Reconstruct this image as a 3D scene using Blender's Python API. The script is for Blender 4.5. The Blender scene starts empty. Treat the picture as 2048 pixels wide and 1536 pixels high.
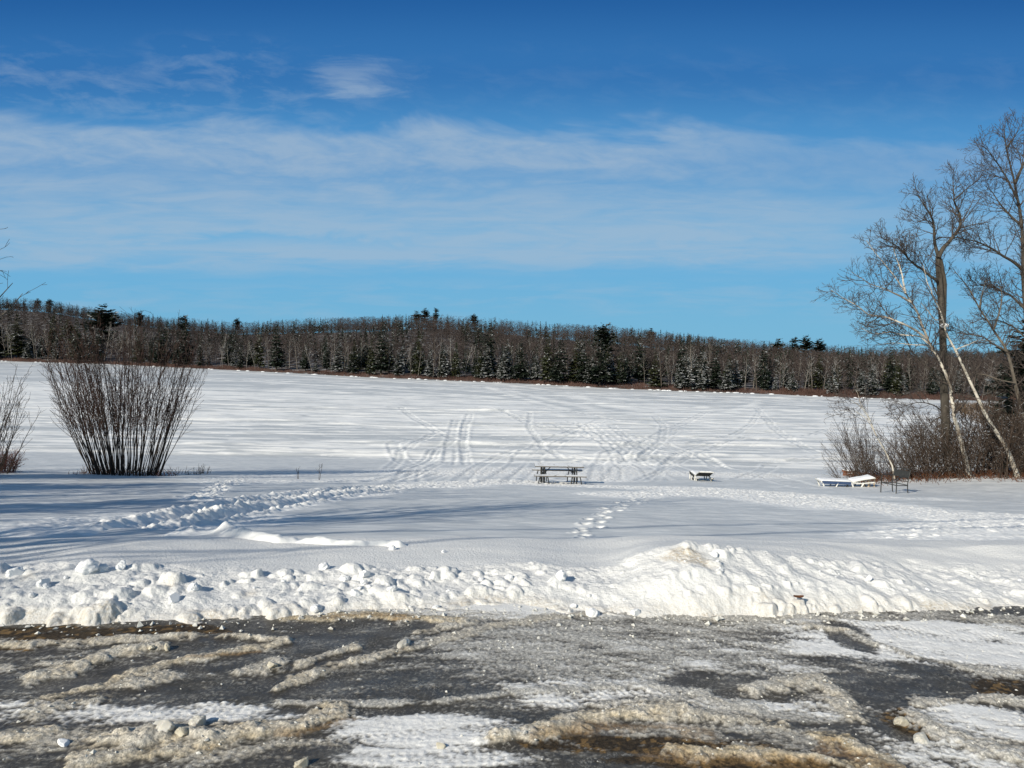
import bpy, math, random
import numpy as np
from mathutils import Vector, Matrix

SC = bpy.context.scene
COL = SC.collection
RS = np.random.default_rng(11)
random.seed(5)
pi = math.pi

# ------------------------------------------------------------------ camera geometry
F, PW, PH = 1420.0, 2048, 1536
CAMZ = 2.2
LAKE = -5.3
th, rl = math.atan(68 / F), math.radians(1.3)
_r0, _u0 = np.array([1., 0, 0]), np.array([0, math.sin(th), math.cos(th)])
FWD = np.array([0, math.cos(th), -math.sin(th)])
RGT = math.cos(rl) * _r0 + math.sin(rl) * _u0
UPV = math.cos(rl) * _u0 - math.sin(rl) * _r0
CAMP = np.array([0, 0, CAMZ])

def ray(px, py):
    d = FWD + RGT * (px - 1024) / F + UPV * (768 - py) / F
    return d / d[1]

def at(px, py, dist):
    return CAMP + ray(px, py) * dist

def on_plane(px, py, z):
    d = ray(px, py)
    return CAMP + d * ((z - CAMZ) / d[2])

# ------------------------------------------------------------------ noise
_pr = np.random.default_rng(3)
_perm = _pr.permutation(256)
_perm = np.concatenate([_perm, _perm, _perm])
_ga = _pr.random(256) * 2 * pi
_gx, _gy = np.cos(_ga), np.sin(_ga)

def pn(x, y, seed=0):
    xi = np.floor(x).astype(np.int64); yi = np.floor(y).astype(np.int64)
    fx = x - xi; fy = y - yi
    u = fx * fx * fx * (fx * (fx * 6 - 15) + 10); v = fy * fy * fy * (fy * (fy * 6 - 15) + 10)
    def g(ix, iy, dx, dy):
        h = _perm[(_perm[(ix + seed * 17) & 255] + iy + seed * 31) & 255]
        return _gx[h] * dx + _gy[h] * dy
    a = g(xi, yi, fx, fy); b = g(xi + 1, yi, fx - 1, fy)
    c = g(xi, yi + 1, fx, fy - 1); d = g(xi + 1, yi + 1, fx - 1, fy - 1)
    return (a + (b - a) * u + (c - a) * v + (a - b - c + d) * u * v) * 1.5

def fbm(x, y, o=4, seed=0, gain=.5):
    s = 0; a = 1; n = 0
    for i in range(o):
        s = s + a * pn(x * 2 ** i + i * 7.3, y * 2 ** i - i * 3.1, seed + i); n += a; a *= gain
    return s / n

def worley(x, y, seed=0):
    xi = np.floor(x).astype(np.int64); yi = np.floor(y).astype(np.int64)
    best = np.full(x.shape, 9.0)
    hv = np.zeros(x.shape)
    for a in (-1, 0, 1):
        for b in (-1, 0, 1):
            h = _perm[(_perm[(xi + a + seed * 13) & 255] + yi + b) & 255]
            h2 = _perm[(h + 57) & 255]
            d = np.hypot(xi + a + h / 255. - x, yi + b + h2 / 255. - y)
            m = d < best
            best = np.where(m, d, best); hv = np.where(m, _perm[(h2 + 91) & 255] / 255., hv)
    return best, hv

def sst(a, b, x):
    t = np.clip((x - a) / (b - a), 0, 1)
    return t * t * (3 - 2 * t)

def polydist(X, Y, pts, maxd):
    """distance to a polyline and signed side, evaluated only near it"""
    pts = np.asarray(pts)[:, :2]
    D = np.full(X.shape, 1e3)
    S = np.zeros(X.shape)
    for a, b in zip(pts[:-1], pts[1:]):
        x0, x1 = min(a[0], b[0]) - maxd, max(a[0], b[0]) + maxd
        y0, y1 = min(a[1], b[1]) - maxd, max(a[1], b[1]) + maxd
        m = (X > x0) & (X < x1) & (Y > y0) & (Y < y1)
        if not m.any():
            continue
        px, py = X[m] - a[0], Y[m] - a[1]
        e = b - a; L2 = e @ e + 1e-9
        t = np.clip((px * e[0] + py * e[1]) / L2, 0, 1)
        dd = np.hypot(px - t * e[0], py - t * e[1])
        sd = np.sign(px * e[1] - py * e[0])
        old = D[m]; k = dd < old
        old[k] = dd[k]; D[m] = old
        so = S[m]; so[k] = (sd * dd)[k]; S[m] = so
    return D, S

def pchip(xs, ys):
    xs = np.array(xs, float); ys = np.array(ys, float)
    h = np.diff(xs); dl = np.diff(ys) / h
    m = np.zeros(len(xs)); m[0], m[-1] = dl[0], dl[-1]
    for i in range(1, len(xs) - 1):
        if dl[i - 1] * dl[i] > 0:
            w1, w2 = 2 * h[i] + h[i - 1], h[i] + 2 * h[i - 1]
            m[i] = (w1 + w2) / (w1 / dl[i - 1] + w2 / dl[i])
    def f(x):
        x = np.clip(x, xs[0], xs[-1])
        i = np.clip(np.searchsorted(xs, x) - 1, 0, len(xs) - 2)
        t = (x - xs[i]) / h[i]
        return ((1 + 2 * t) * (1 - t) ** 2 * ys[i] + t * (1 - t) ** 2 * h[i] * m[i] + t * t * (3 - 2 * t) * ys[i + 1] + t * t * (t - 1) * h[i] * m[i + 1])
    return f

# ------------------------------------------------------------------ ground
_prof = pchip([-40, 0, 6.8, 8, 10, 18, 26, 36, 47, 54, 80], [0, 0, 0, -.03, -.3, -1.5, -2.7, -4.0, -5.3, -5.9, -6.5])

def ground(x, y):
    x = np.asarray(x, float); y = np.asarray(y, float)
    z = _prof(y)
    spur = np.exp(-((x - 23) / 7.5) ** 2 - ((y - 33) / 6.5) ** 2)
    return z + .62 * spur

def hit(px, py, dmin=6.6, dmax=53):
    d = ray(px, py)
    t = np.linspace(dmin, dmax, 3000)
    zz = CAMZ + d[2] * t
    g = np.maximum(ground(d[0] * t, t), LAKE)
    k = np.nonzero(zz < g)[0]
    if len(k) == 0:
        return on_plane(px, py, LAKE)
    t = t[k[0]]
    return np.array([d[0] * t, t, float(max(ground(d[0] * t, t), LAKE))])

# ------------------------------------------------------------------ objects
def tag(o, label=None, cat=None, group=None, kind=None):
    if label: o['label'] = label
    if cat: o['category'] = cat
    if group: o['group'] = group
    if kind: o['kind'] = kind
    return o

def empty(name, loc=(0, 0, 0), rz=0, label=None, cat=None, group=None):
    o = bpy.data.objects.new(name, None)
    COL.objects.link(o)
    o.empty_display_size = .2
    o.location = [float(v) for v in loc]; o.rotation_euler = (0, 0, rz)
    return tag(o, label, cat, group)

def mk_mesh(name, V, faces, mat=None, smooth=True, attrs=None):
    me = bpy.data.meshes.new(name)
    V = np.asarray(V, np.float32).reshape(-1, 3)
    me.vertices.add(len(V)); me.vertices.foreach_set('co', V.ravel())
    faces = [np.asarray(f, np.int32) for f in faces if len(f)]
    li = np.concatenate([f.ravel() for f in faces])
    tot = np.concatenate([np.full(len(f), f.shape[1], np.int32) for f in faces])
    st = np.concatenate([[0], np.cumsum(tot)[:-1]]).astype(np.int32)
    me.loops.add(len(li)); me.loops.foreach_set('vertex_index', li)
    me.polygons.add(len(tot)); me.polygons.foreach_set('loop_start', st); me.polygons.foreach_set('loop_total', tot)
    me.polygons.foreach_set('use_smooth', np.full(len(tot), smooth, bool))
    if attrs:
        for k, a in attrs.items():
            a = np.asarray(a, np.float32)
            if a.ndim == 2:
                at_ = me.attributes.new(k, 'FLOAT_COLOR', 'POINT')
                at_.data.foreach_set('color', np.column_stack([a, np.ones(len(a), np.float32)]).astype(np.float32).ravel())
            else:
                at_ = me.attributes.new(k, 'FLOAT', 'POINT'); at_.data.foreach_set('value', a.ravel())
    me.update(calc_edges=True)
    if mat: me.materials.append(mat)
    return me

def link(name, me, parent=None, loc=None):
    o = bpy.data.objects.new(name, me); COL.objects.link(o)
    if parent: o.parent = parent
    if loc is not None: o.location = [float(v) for v in loc]
    return o

def grid_mesh(name, X, Y, Z, mat, attrs=None):
    n, m = X.shape
    V = np.stack([X, Y, Z], -1).reshape(-1, 3)
    i = np.arange(n * m).reshape(n, m)
    q = np.stack([i[:-1, :-1], i[:-1, 1:], i[1:, 1:], i[1:, :-1]], -1).reshape(-1, 4)
    at_ = {k: (v.reshape(-1, 3) if v.ndim == 3 else v.ravel()) for k, v in (attrs or {}).items()}
    return mk_mesh(name, V, [q], mat, True, at_)

class Tubes:
    def __init__(s): s.p = {}
    def add(s, pts, rad, sides=3):
        pts = np.asarray(pts, float); rad = np.asarray(rad, float)
        s.p.setdefault((len(pts), sides), []).append((pts, rad))
    def arrays(s):
        Vs, Fs, off = [], [], 0
        for (n, k), L in s.p.items():
            P = np.array([a for a, _ in L]); R = np.array([b for _, b in L])
            T = np.gradient(P, axis=1); T /= np.linalg.norm(T, axis=2, keepdims=True) + 1e-9
            ov = P[:, -1] - P[:, 0]; ov /= np.linalg.norm(ov, axis=1, keepdims=True) + 1e-9
            ref = np.where(np.abs(ov[:, 2:3]) > .8, np.array([[1., .13, 0]]), np.array([[.1, .05, 1.]]))[:, None, :]
            A = np.cross(T, ref); A /= np.linalg.norm(A, axis=2, keepdims=True) + 1e-9
            B = np.cross(T, A)
            an = np.arange(k) * 2 * pi / k
            V = P[:, :, None, :] + R[:, :, None, None] * (np.cos(an)[None, None, :, None] * A[:, :, None, :] + np.sin(an)[None, None, :, None] * B[:, :, None, :])
            m = len(L)
            idx = np.arange(m * n * k).reshape(m, n, k) + off
            nx = np.roll(idx, -1, axis=2)
            q = np.stack([idx[:, :-1], nx[:, :-1], nx[:, 1:], idx[:, 1:]], -1).reshape(-1, 4)
            Vs.append(V.reshape(-1, 3)); Fs.append(q); off += m * n * k
        return np.concatenate(Vs), Fs
    def mesh(s, name, mat):
        V, Fq = s.arrays()
        return mk_mesh(name, V, Fq, mat, True)

def boxes_mesh(name, boxes, mat, bevel=0.0):
    """boxes: (centre, size, rotation matrix or None) joined into one mesh"""
    import bmesh
    bm = bmesh.new()
    for c, sz, R in boxes:
        M = Matrix.Translation(Vector(c)) @ (R.to_4x4() if R is not None else Matrix()) @ Matrix.Diagonal((sz[0], sz[1], sz[2], 1))
        bmesh.ops.create_cube(bm, size=1, matrix=M)
    if bevel:
        bmesh.ops.bevel(bm, geom=list(bm.edges), offset=bevel, segments=2, affect='EDGES', profile=.6)
    me = bpy.data.meshes.new(name); bm.to_mesh(me); bm.free()
    me.materials.append(mat)
    return me

# ------------------------------------------------------------------ materials
def new_mat(name):
    m = bpy.data.materials.new(name); m.use_nodes = True
    nt = m.node_tree
    return m, nt, nt.nodes, nt.links, nt.nodes['Principled BSDF']

def mathn(nt, op, a, b=None, c=None, clamp=False):
    n = nt.nodes.new('ShaderNodeMath'); n.operation = op; n.use_clamp = clamp
    for i, v in enumerate((a, b, c)):
        if v is None: continue
        if isinstance(v, (int, float)): n.inputs[i].default_value = v
        else: nt.links.new(v, n.inputs[i])
    return n.outputs[0]

def mixc(nt, fac, a, b, blend='MIX'):
    n = nt.nodes.new('ShaderNodeMix'); n.data_type = 'RGBA'; n.blend_type = blend
    for s, v in ((n.inputs[0], fac), (n.inputs[6], a), (n.inputs[7], b)):
        if isinstance(v, (int, float)): s.default_value = v
        elif isinstance(v, tuple): s.default_value = (*v, 1) if len(v) == 3 else v
        else: nt.links.new(v, s)
    return n.outputs[2]

def noise(nt, vec, scale, detail=4, rough=.55, dist=0):
    n = nt.nodes.new('ShaderNodeTexNoise')
    n.inputs['Scale'].default_value = scale; n.inputs['Detail'].default_value = detail
    n.inputs['Roughness'].default_value = rough; n.inputs['Distortion'].default_value = dist
    if vec is not None: nt.links.new(vec, n.inputs['Vector'])
    return n.outputs['Fac']

def mapr(nt, v, a, b, c=0., d=1., smooth=False):
    n = nt.nodes.new('ShaderNodeMapRange'); n.clamp = True
    if smooth: n.interpolation_type = 'SMOOTHSTEP'
    nt.links.new(v, n.inputs[0])
    for i, q in enumerate((a, b, c, d)):
        if isinstance(q, (int, float)): n.inputs[i + 1].default_value = q
        else: nt.links.new(q, n.inputs[i + 1])
    return n.outputs[0]

def objpos(nt, scale=(1, 1, 1)):
    tc = nt.nodes.new('ShaderNodeTexCoord'); mp = nt.nodes.new('ShaderNodeMapping')
    mp.inputs['Scale'].default_value = scale
    nt.links.new(tc.outputs['Object'], mp.inputs[0])
    return mp.outputs[0]

def attr(nt, name, col=False):
    n = nt.nodes.new('ShaderNodeAttribute'); n.attribute_name = name
    return n.outputs['Color' if col else 'Fac']

def bump(nt, h, strength, dist, bsdf, prev=None):
    n = nt.nodes.new('ShaderNodeBump')
    n.inputs['Distance'].default_value = dist
    if isinstance(strength, (int, float)): n.inputs['Strength'].default_value = strength
    else: nt.links.new(strength, n.inputs['Strength'])
    nt.links.new(h, n.inputs['Height'])
    if prev is not None: nt.links.new(prev, n.inputs['Normal'])
    nt.links.new(n.outputs[0], bsdf.inputs['Normal'])
    return n.outputs[0]

def simple_mat(name, col, rough=.7, var=.25, scale=6, spec=.3, snow=0., snow_scale=3., stretch=(1, 1, 1), metal=0., bmp=0., zlow=.25, zhigh=.7, sc=(.82, .84, .86)):
    """noise-mottled colour with optional snow lying on faces that look up"""
    m, nt, N, L, b = new_mat(name)
    P = objpos(nt, stretch)
    f = noise(nt, P, scale, 5)
    dark = tuple(c * (1 - var) for c in col); lite = tuple(min(1, c * (1 + var)) for c in col)
    c = mixc(nt, mapr(nt, f, .3, .7), dark, lite)
    if snow > 0:
        g = N.new('ShaderNodeNewGeometry'); s = N.new('ShaderNodeSeparateXYZ'); L.new(g.outputs['Normal'], s.inputs[0])
        P2 = objpos(nt)
        nz = noise(nt, P2, snow_scale, 3)
        up = mapr(nt, s.outputs[2], zlow, zhigh)
        k = mathn(nt, 'MULTIPLY', up, mapr(nt, nz, .62 - .35 * snow, .72 - .35 * snow))
        c = mixc(nt, k, c, sc)
    L.new(c, b.inputs['Base Color'])
    b.inputs['Roughness'].default_value = rough; b.inputs['Specular IOR Level'].default_value = spec
    b.inputs['Metallic'].default_value = metal
    if bmp: bump(nt, f, .6, bmp, b)
    return m
# ------------------------------------------------------------------ camera, sun, sky
cam = bpy.data.cameras.new('camera'); co = bpy.data.objects.new('camera', cam); COL.objects.link(co)
cam.sensor_width = 36; cam.lens = 36 * F / PW; cam.clip_start = .05; cam.clip_end = 5000
M = Matrix(((RGT[0], UPV[0], -FWD[0], 0), (RGT[1], UPV[1], -FWD[1], 0), (RGT[2], UPV[2], -FWD[2], CAMZ), (0, 0, 0, 1)))
co.matrix_world = M
SC.camera = co

SUN_AZ, SUN_EL = math.radians(42), math.radians(30)      # azimuth the light travels towards, from +Y to +X
LD = np.array([math.sin(SUN_AZ) * math.cos(SUN_EL), math.cos(SUN_AZ) * math.cos(SUN_EL), -math.sin(SUN_EL)])
sl = bpy.data.lights.new('sun', 'SUN'); sl.energy = 4.0; sl.angle = math.radians(.5); sl.color = (1, .925, .79)
so = bpy.data.objects.new('sun', sl); COL.objects.link(so)
so.rotation_euler = Vector(LD).to_track_quat('-Z', 'Y').to_euler(); so.location = (-20, -30, 30)

wd = bpy.data.worlds.new('World'); SC.world = wd; wd.use_nodes = True
nt = wd.node_tree; N, L = nt.nodes, nt.links
bg = N['Background']
sky = N.new('ShaderNodeTexSky'); sky.sky_type = 'NISHITA'; sky.sun_disc = False
sky.sun_elevation = SUN_EL; sky.sun_rotation = pi + SUN_AZ
sky.air_density = 1.0; sky.dust_density = .15; sky.ozone_density = 2.2; sky.altitude = 100
tc = N.new('ShaderNodeTexCoord'); sx = N.new('ShaderNodeSeparateXYZ'); L.new(tc.outputs['Generated'], sx.inputs[0])
X, Y, Z = sx.outputs
hyp = mathn(nt, 'SQRT', mathn(nt, 'ADD', mathn(nt, 'MULTIPLY', X, X), mathn(nt, 'MULTIPLY', Y, Y)))
el = mathn(nt, 'DIVIDE', Z, mathn(nt, 'MAXIMUM', hyp, .01))       # tangent of elevation
elr = el
ya = mathn(nt, 'MAXIMUM', Y, .12)                                  # the cloud sheet lies across the north
az = mathn(nt, 'DIVIDE', X, ya)
el = mathn(nt, 'ADD', mathn(nt, 'DIVIDE', Z, ya), mathn(nt, 'MULTIPLY', az, -.0227))
def vec(a, b, c=0.):
    n = N.new('ShaderNodeCombineXYZ')
    for i, v in enumerate((a, b, c)):
        if isinstance(v, (int, float)): n.inputs[i].default_value = v
        else: L.new(v, n.inputs[i])
    return n.outputs[0]
# sky-wide veil of cirrus: bands of height, wisps stretched sideways
w1 = noise(nt, vec(mathn(nt, 'MULTIPLY', az, 2.0), mathn(nt, 'MULTIPLY', el, 6.0)), 1.6, 5, .6, .6)
wv = mathn(nt, 'MULTIPLY', mathn(nt, 'SUBTRACT', w1, .5), .17)
ew = mathn(nt, 'ADD', mathn(nt, 'ADD', el, wv), mathn(nt, 'MULTIPLY', az, .02))
def band(v, a, b, c, d):
    return mathn(nt, 'MULTIPLY', mapr(nt, v, a, b, 0, 1, True), mapr(nt, v, c, d, 1, 0, True))
fine = noise(nt, vec(mathn(nt, 'MULTIPLY', az, 3.0), mathn(nt, 'MULTIPLY', el, 22.0), 3.1), 2.4, 7, .62, .4)
fine2 = noise(nt, vec(mathn(nt, 'ADD', mathn(nt, 'MULTIPLY', az, 7.0), mathn(nt, 'MULTIPLY', el, 5.0)), mathn(nt, 'MULTIPLY', el, 20.0), 8.7), 2.2, 6, .62, .35)
sidef = mapr(nt, az, .12, .42, 1, .5, True)
big = band(ew, .20, .262, .285, .325)
big = mathn(nt, 'MULTIPLY', big, mathn(nt, 'MULTIPLY', mapr(nt, fine2, .30, .60, .5, 1), sidef))
low = mathn(nt, 'MULTIPLY', mathn(nt, 'MULTIPLY', band(ew, .125, .15, .20, .27), mapr(nt, fine, .30, .60, .4, .95)), mapr(nt, az, .25, .6, 1, .55, True))
el2 = mathn(nt, 'ADD', mathn(nt, 'ADD', el, mathn(nt, 'MULTIPLY', wv, .16)), mathn(nt, 'MULTIPLY', mathn(nt, 'SUBTRACT', fine, .5), .032))
edge = mathn(nt, 'MULTIPLY', mathn(nt, 'MULTIPLY', band(el2, .098, .134, .138, .170), mapr(nt, fine, .34, .55, .5, 1.)), mapr(nt, az, .3, .6, 1, .5, True))
strk = mathn(nt, 'MULTIPLY', band(el2, .03, .075, .085, .11), mapr(nt, fine, .45, .68, 0, .30))
veil = mathn(nt, 'MULTIPLY', mathn(nt, 'MULTIPLY', band(ew, .30, .34, .37, .43), mapr(nt, fine2, .45, .75, 0, .30)), mapr(nt, az, -.35, -.1, 1, .25, True))
hzn = mathn(nt, 'MULTIPLY', mapr(nt, el, .02, .13, .12, 0), 1.0)
# one small separate wisp
da = mathn(nt, 'ADD', mathn(nt, 'MULTIPLY', mathn(nt, 'ADD', az, .232), 1 / .080), mathn(nt, 'MULTIPLY', mathn(nt, 'SUBTRACT', fine2, .5), 2.4))
de = mathn(nt, 'ADD', mathn(nt, 'MULTIPLY', mathn(nt, 'SUBTRACT', el, .375), 1 / .034), mathn(nt, 'MULTIPLY', mathn(nt, 'SUBTRACT', fine, .5), 3.6))
rr = mathn(nt, 'SQRT', mathn(nt, 'ADD', mathn(nt, 'MULTIPLY', da, da), mathn(nt, 'MULTIPLY', de, de)))
wisp = mathn(nt, 'MULTIPLY', mapr(nt, rr, .0, 1.25, 1, 0, True), mapr(nt, fine, .32, .62, .15, .52))
cl = mathn(nt, 'MAXIMUM', mathn(nt, 'MAXIMUM', mathn(nt, 'MULTIPLY', big, .66), mathn(nt, 'MULTIPLY', low, .66)), mathn(nt, 'MAXIMUM', mathn(nt, 'MULTIPLY', edge, .62), mathn(nt, 'MAXIMUM', veil, mathn(nt, 'MAXIMUM', wisp, strk))))
cl = mathn(nt, 'MULTIPLY', mathn(nt, 'MINIMUM', cl, .8), mapr(nt, Y, .12, .35, 0, 1, True))
cr = N.new('ShaderNodeValToRGB'); cr.color_ramp.interpolation = 'EASE'
L.new(mapr(nt, el, -.02, .8), cr.inputs[0])
stops = [(0, (.20, .47, .66)), (.03, (.19, .465, .68)), (.20, (.155, .43, .70)), (.36, (.085, .30, .60)), (.50, (.036, .175, .45)), (.65, (.0145, .105, .335)), (1, (.006, .06, .22))]
while len(cr.color_ramp.elements) < len(stops): cr.color_ramp.elements.new(.5)
for e_, (p_, c_) in zip(cr.color_ramp.elements, stops):
    e_.position = p_; e_.color = (*c_, 1)
grad = mixc(nt, 1.0, cr.outputs[0], (7.9, 8.45, 8.6), 'MULTIPLY')
# clear polar air in front, the plain sun-side and overhead sky elsewhere
front = mathn(nt, 'MULTIPLY', mapr(nt, elr, .56, 1.0, .97, .0, True), mapr(nt, Y, .15, .5, .0, 1, True))
dome = mixc(nt, 1.0, sky.outputs[0], (.71, .77, .74), 'MULTIPLY')
skyc = mixc(nt, front, dome, grad)
cloudc = (3.35, 4.3, 5.35)
L.new(mixc(nt, cl, skyc, cloudc), bg.inputs['Color'])
bg.inputs['Strength'].default_value = .1

SC.view_settings.view_transform = 'Standard'; SC.view_settings.look = 'None'; SC.view_settings.gamma = 1; SC.view_settings.exposure = .22
try: SC.view_settings.use_curve_mapping = False
except Exception: pass

# ------------------------------------------------------------------ snow material
def snow_mat(name, bs=.5, fine_scale=18., coarse=3., cr=(.58, .60, .61), gs=(1, 1, 1), ga=.0, wt=(.92, .92, .90)):
    m, nt, N, L, b = new_mat(name)
    P = objpos(nt)
    dirt = attr(nt, 'dirt'); crust_shade = attr(nt, 'crust_shade')
    if ga:
        gn = noise(nt, objpos(nt, gs), 1.0, 8, .68, .3)
        crust_shade = mathn(nt, 'ADD', crust_shade, mapr(nt, gn, .42, .58, ga, -ga), None, True)
    n1 = noise(nt, P, 5., 5); n2 = noise(nt, P, fine_scale, 6, .6)
    c = mixc(nt, mapr(nt, n1, .3, .7), tuple(.955 * v for v in wt), wt)
    c = mixc(nt, crust_shade, c, cr)  # greyer smooth crust; weaker sun on flat snow is put into this colour too
    c = mixc(nt, mathn(nt, 'MULTIPLY', dirt, mapr(nt, n2, .3, .62)), c, (.50, .41, .28))
    L.new(c, b.inputs['Base Color'])
    b.inputs['Roughness'].default_value = .55; b.inputs['Specular IOR Level'].default_value = .25
    st = mathn(nt, 'MULTIPLY', mathn(nt, 'SUBTRACT', 1.0, mathn(nt, 'MULTIPLY', crust_shade, .7)), bs)
    n3 = noise(nt, P, coarse, 4, .6)
    a = bump(nt, n2, st, .02, b)
    return m
SNOW_BANK = snow_mat('bank_snow', .7, 38., wt=(.79, .79, .775))
SNOW_FIELD = snow_mat('field_snow', .5, 9., gs=(1.2, 3.2, 1), ga=.28)
SNOW_LAKE = snow_mat('lake_snow', .75, 1.2, 3., (.52, .545, .56), (.16, .9, 1), .5)

# ------------------------------------------------------------------ parking lot: wet ice, slush ridges, packed snow
def axis(fine, coarse_lo, coarse_hi):
    return np.concatenate([coarse_lo, fine, coarse_hi])
xs = axis(np.arange(-5.9, 5.9, .0105), np.array([-40, -25, -16, -11, -8, -6.8, -6.2]), np.array([6.2, 6.8, 8, 11, 16, 25, 40]))
ys = axis(np.concatenate([np.arange(2.75, 4.6, .009), np.arange(4.6, 6.75, .0125)]), np.array([-40, -20, -10, -4, -1, .8, 1.8, 2.4]), np.array([7.2]))
LX, LY = np.meshgrid(xs, ys)
wx = LX + .09 * fbm(LX * 3.1, LY * 3.1, 4, 21); wy = LY + .07 * fbm(LX * 3.1, LY * 4.1, 4, 25)
lz = .012 * fbm(LX * .9, LY * .9, 3, 31)
S = np.zeros_like(LX); Dt = np.zeros_like(LX); Pk = np.zeros_like(LX)
def lp(pts): return np.array([on_plane(px, py, 0.) for px, py in pts])
# broad cover: (cx, cy, rx, ry in photo pixels projected to the lot, loose slush, brown dirt, packed white)
def patch(cx, cy, rx, ry, s=0., d=0., p=0., rot=0., soft=.35):
    c = on_plane(cx, cy, 0); ax = (on_plane(cx + rx, cy, 0) - c)[0]; ay = (on_plane(cx, cy - ry, 0) - on_plane(cx, cy + ry, 0))[1] / 2
    u = (wx - c[0]) / ax; v = (wy - c[1]) / ay
    if rot:
        ca, sa = math.cos(rot), math.sin(rot)
        ux = (wx - c[0]); vy = (wy - c[1]); u = (ux * ca + vy * sa) / ax; v = (-ux * sa + vy * ca) / ay
    k = 1 - sst(1 - soft, 1 + soft, np.hypot(u, v))
    return k
PATCHES = [  # cx cy rx ry  slush dirt packed
    (1250, 1300, 420, 75, .62, .06, .22), (1500, 1350, 300, 30, .5, .04, .35), (1330, 1240, 300, 34, .55, .1, .1), (950, 1215, 330, 26, .8, .18, .45), (1040, 1200, 170, 34, .85, .02, .75),
    (1860, 1285, 290, 50, .45, .0, .75), (2050, 1330, 220, 44, .5, .05, .55), (1720, 1240, 480, 24, .6, .15, .2),
    (1560, 1330, 180, 36, .35, 0, .1), (1220, 1390, 280, 32, .5, .02, .62), (1500, 1420, 330, 28, .6, .12, .15),
    (300, 1420, 330, 26, .4, .03, .66), (120, 1440, 200, 14, .3, 0, .45), (820, 1400, 190, 22, .45, .05, .3),
    (860, 1460, 220, 36, .35, 0, .75), (850, 1515, 220, 26, .3, 0, .7), (640, 1415, 120, 14, .4, .1, .1),
    (1930, 1455, 220, 50, .6, .04, .62), (1980, 1515, 200, 36, .6, .08, .5), (1650, 1390, 80, 50, .55, .25, .0),
    (330, 1480, 400, 45, .45, .35, .05), (1450, 1470, 250, 30, .5, .2, .1), (1330, 1345, 260, 30, .4, .0, .3), (1750, 1420, 180, 26, .5, .0, .45), (1450, 1400, 240, 20, .4, 0, .5), (1560, 1300, 180, 30, .4, 0, .35),
    (480, 1450, 260, 18, .3, .1, .1), (1780, 1350, 160, 30, .4, .1, .2), (1120, 1350, 160, 24, .3, 0, .1), (140, 1310, 200, 14, .25, .1, .1),
]
for cx, cy, rx, ry, s, d, p in PATCHES:
    k = patch(cx, cy, rx, ry)
    S = np.maximum(S, k * s); Dt = np.maximum(Dt, k * d); Pk = np.maximum(Pk, k * p)
for cx, cy, rx, ry, r in [(560, 1255, 330, 22, .0), (300, 1375, 360, 34, 0), (720, 1385, 310, 38, 0), (1480, 1372, 150, 28, 0), (1740, 1378, 110, 34, 0), (1960, 1372, 120, 28, 0),
                          (1250, 1492, 260, 20, 0), (1800, 1455, 70, 30, -.6), (1700, 1275, 40, 30, 0), (1840, 1340, 60, 14, -.3), (640, 1320, 60, 14, 0), (100, 1525, 160, 14, 0), (620, 1500, 80, 14, 0), (1420, 1445, 80, 12, 0)]:
    k = patch(cx, cy, rx, ry, rot=r, soft=.25)
    S *= 1 - .8 * k; Pk *= 1 - .9 * k
Bk = np.zeros_like(LX)          # bare dark soil and leaf litter
for cx, cy, rx, ry in [(100, 1266, 140, 17), (350, 1262, 120, 12), (30, 1295, 60, 7), (1300, 1490, 260, 20), (1830, 1450, 55, 32), (2030, 1380, 90, 26), (1480, 1528, 260, 12)]:
    Bk = np.maximum(Bk, patch(cx, cy, rx, ry, soft=.45))
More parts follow.
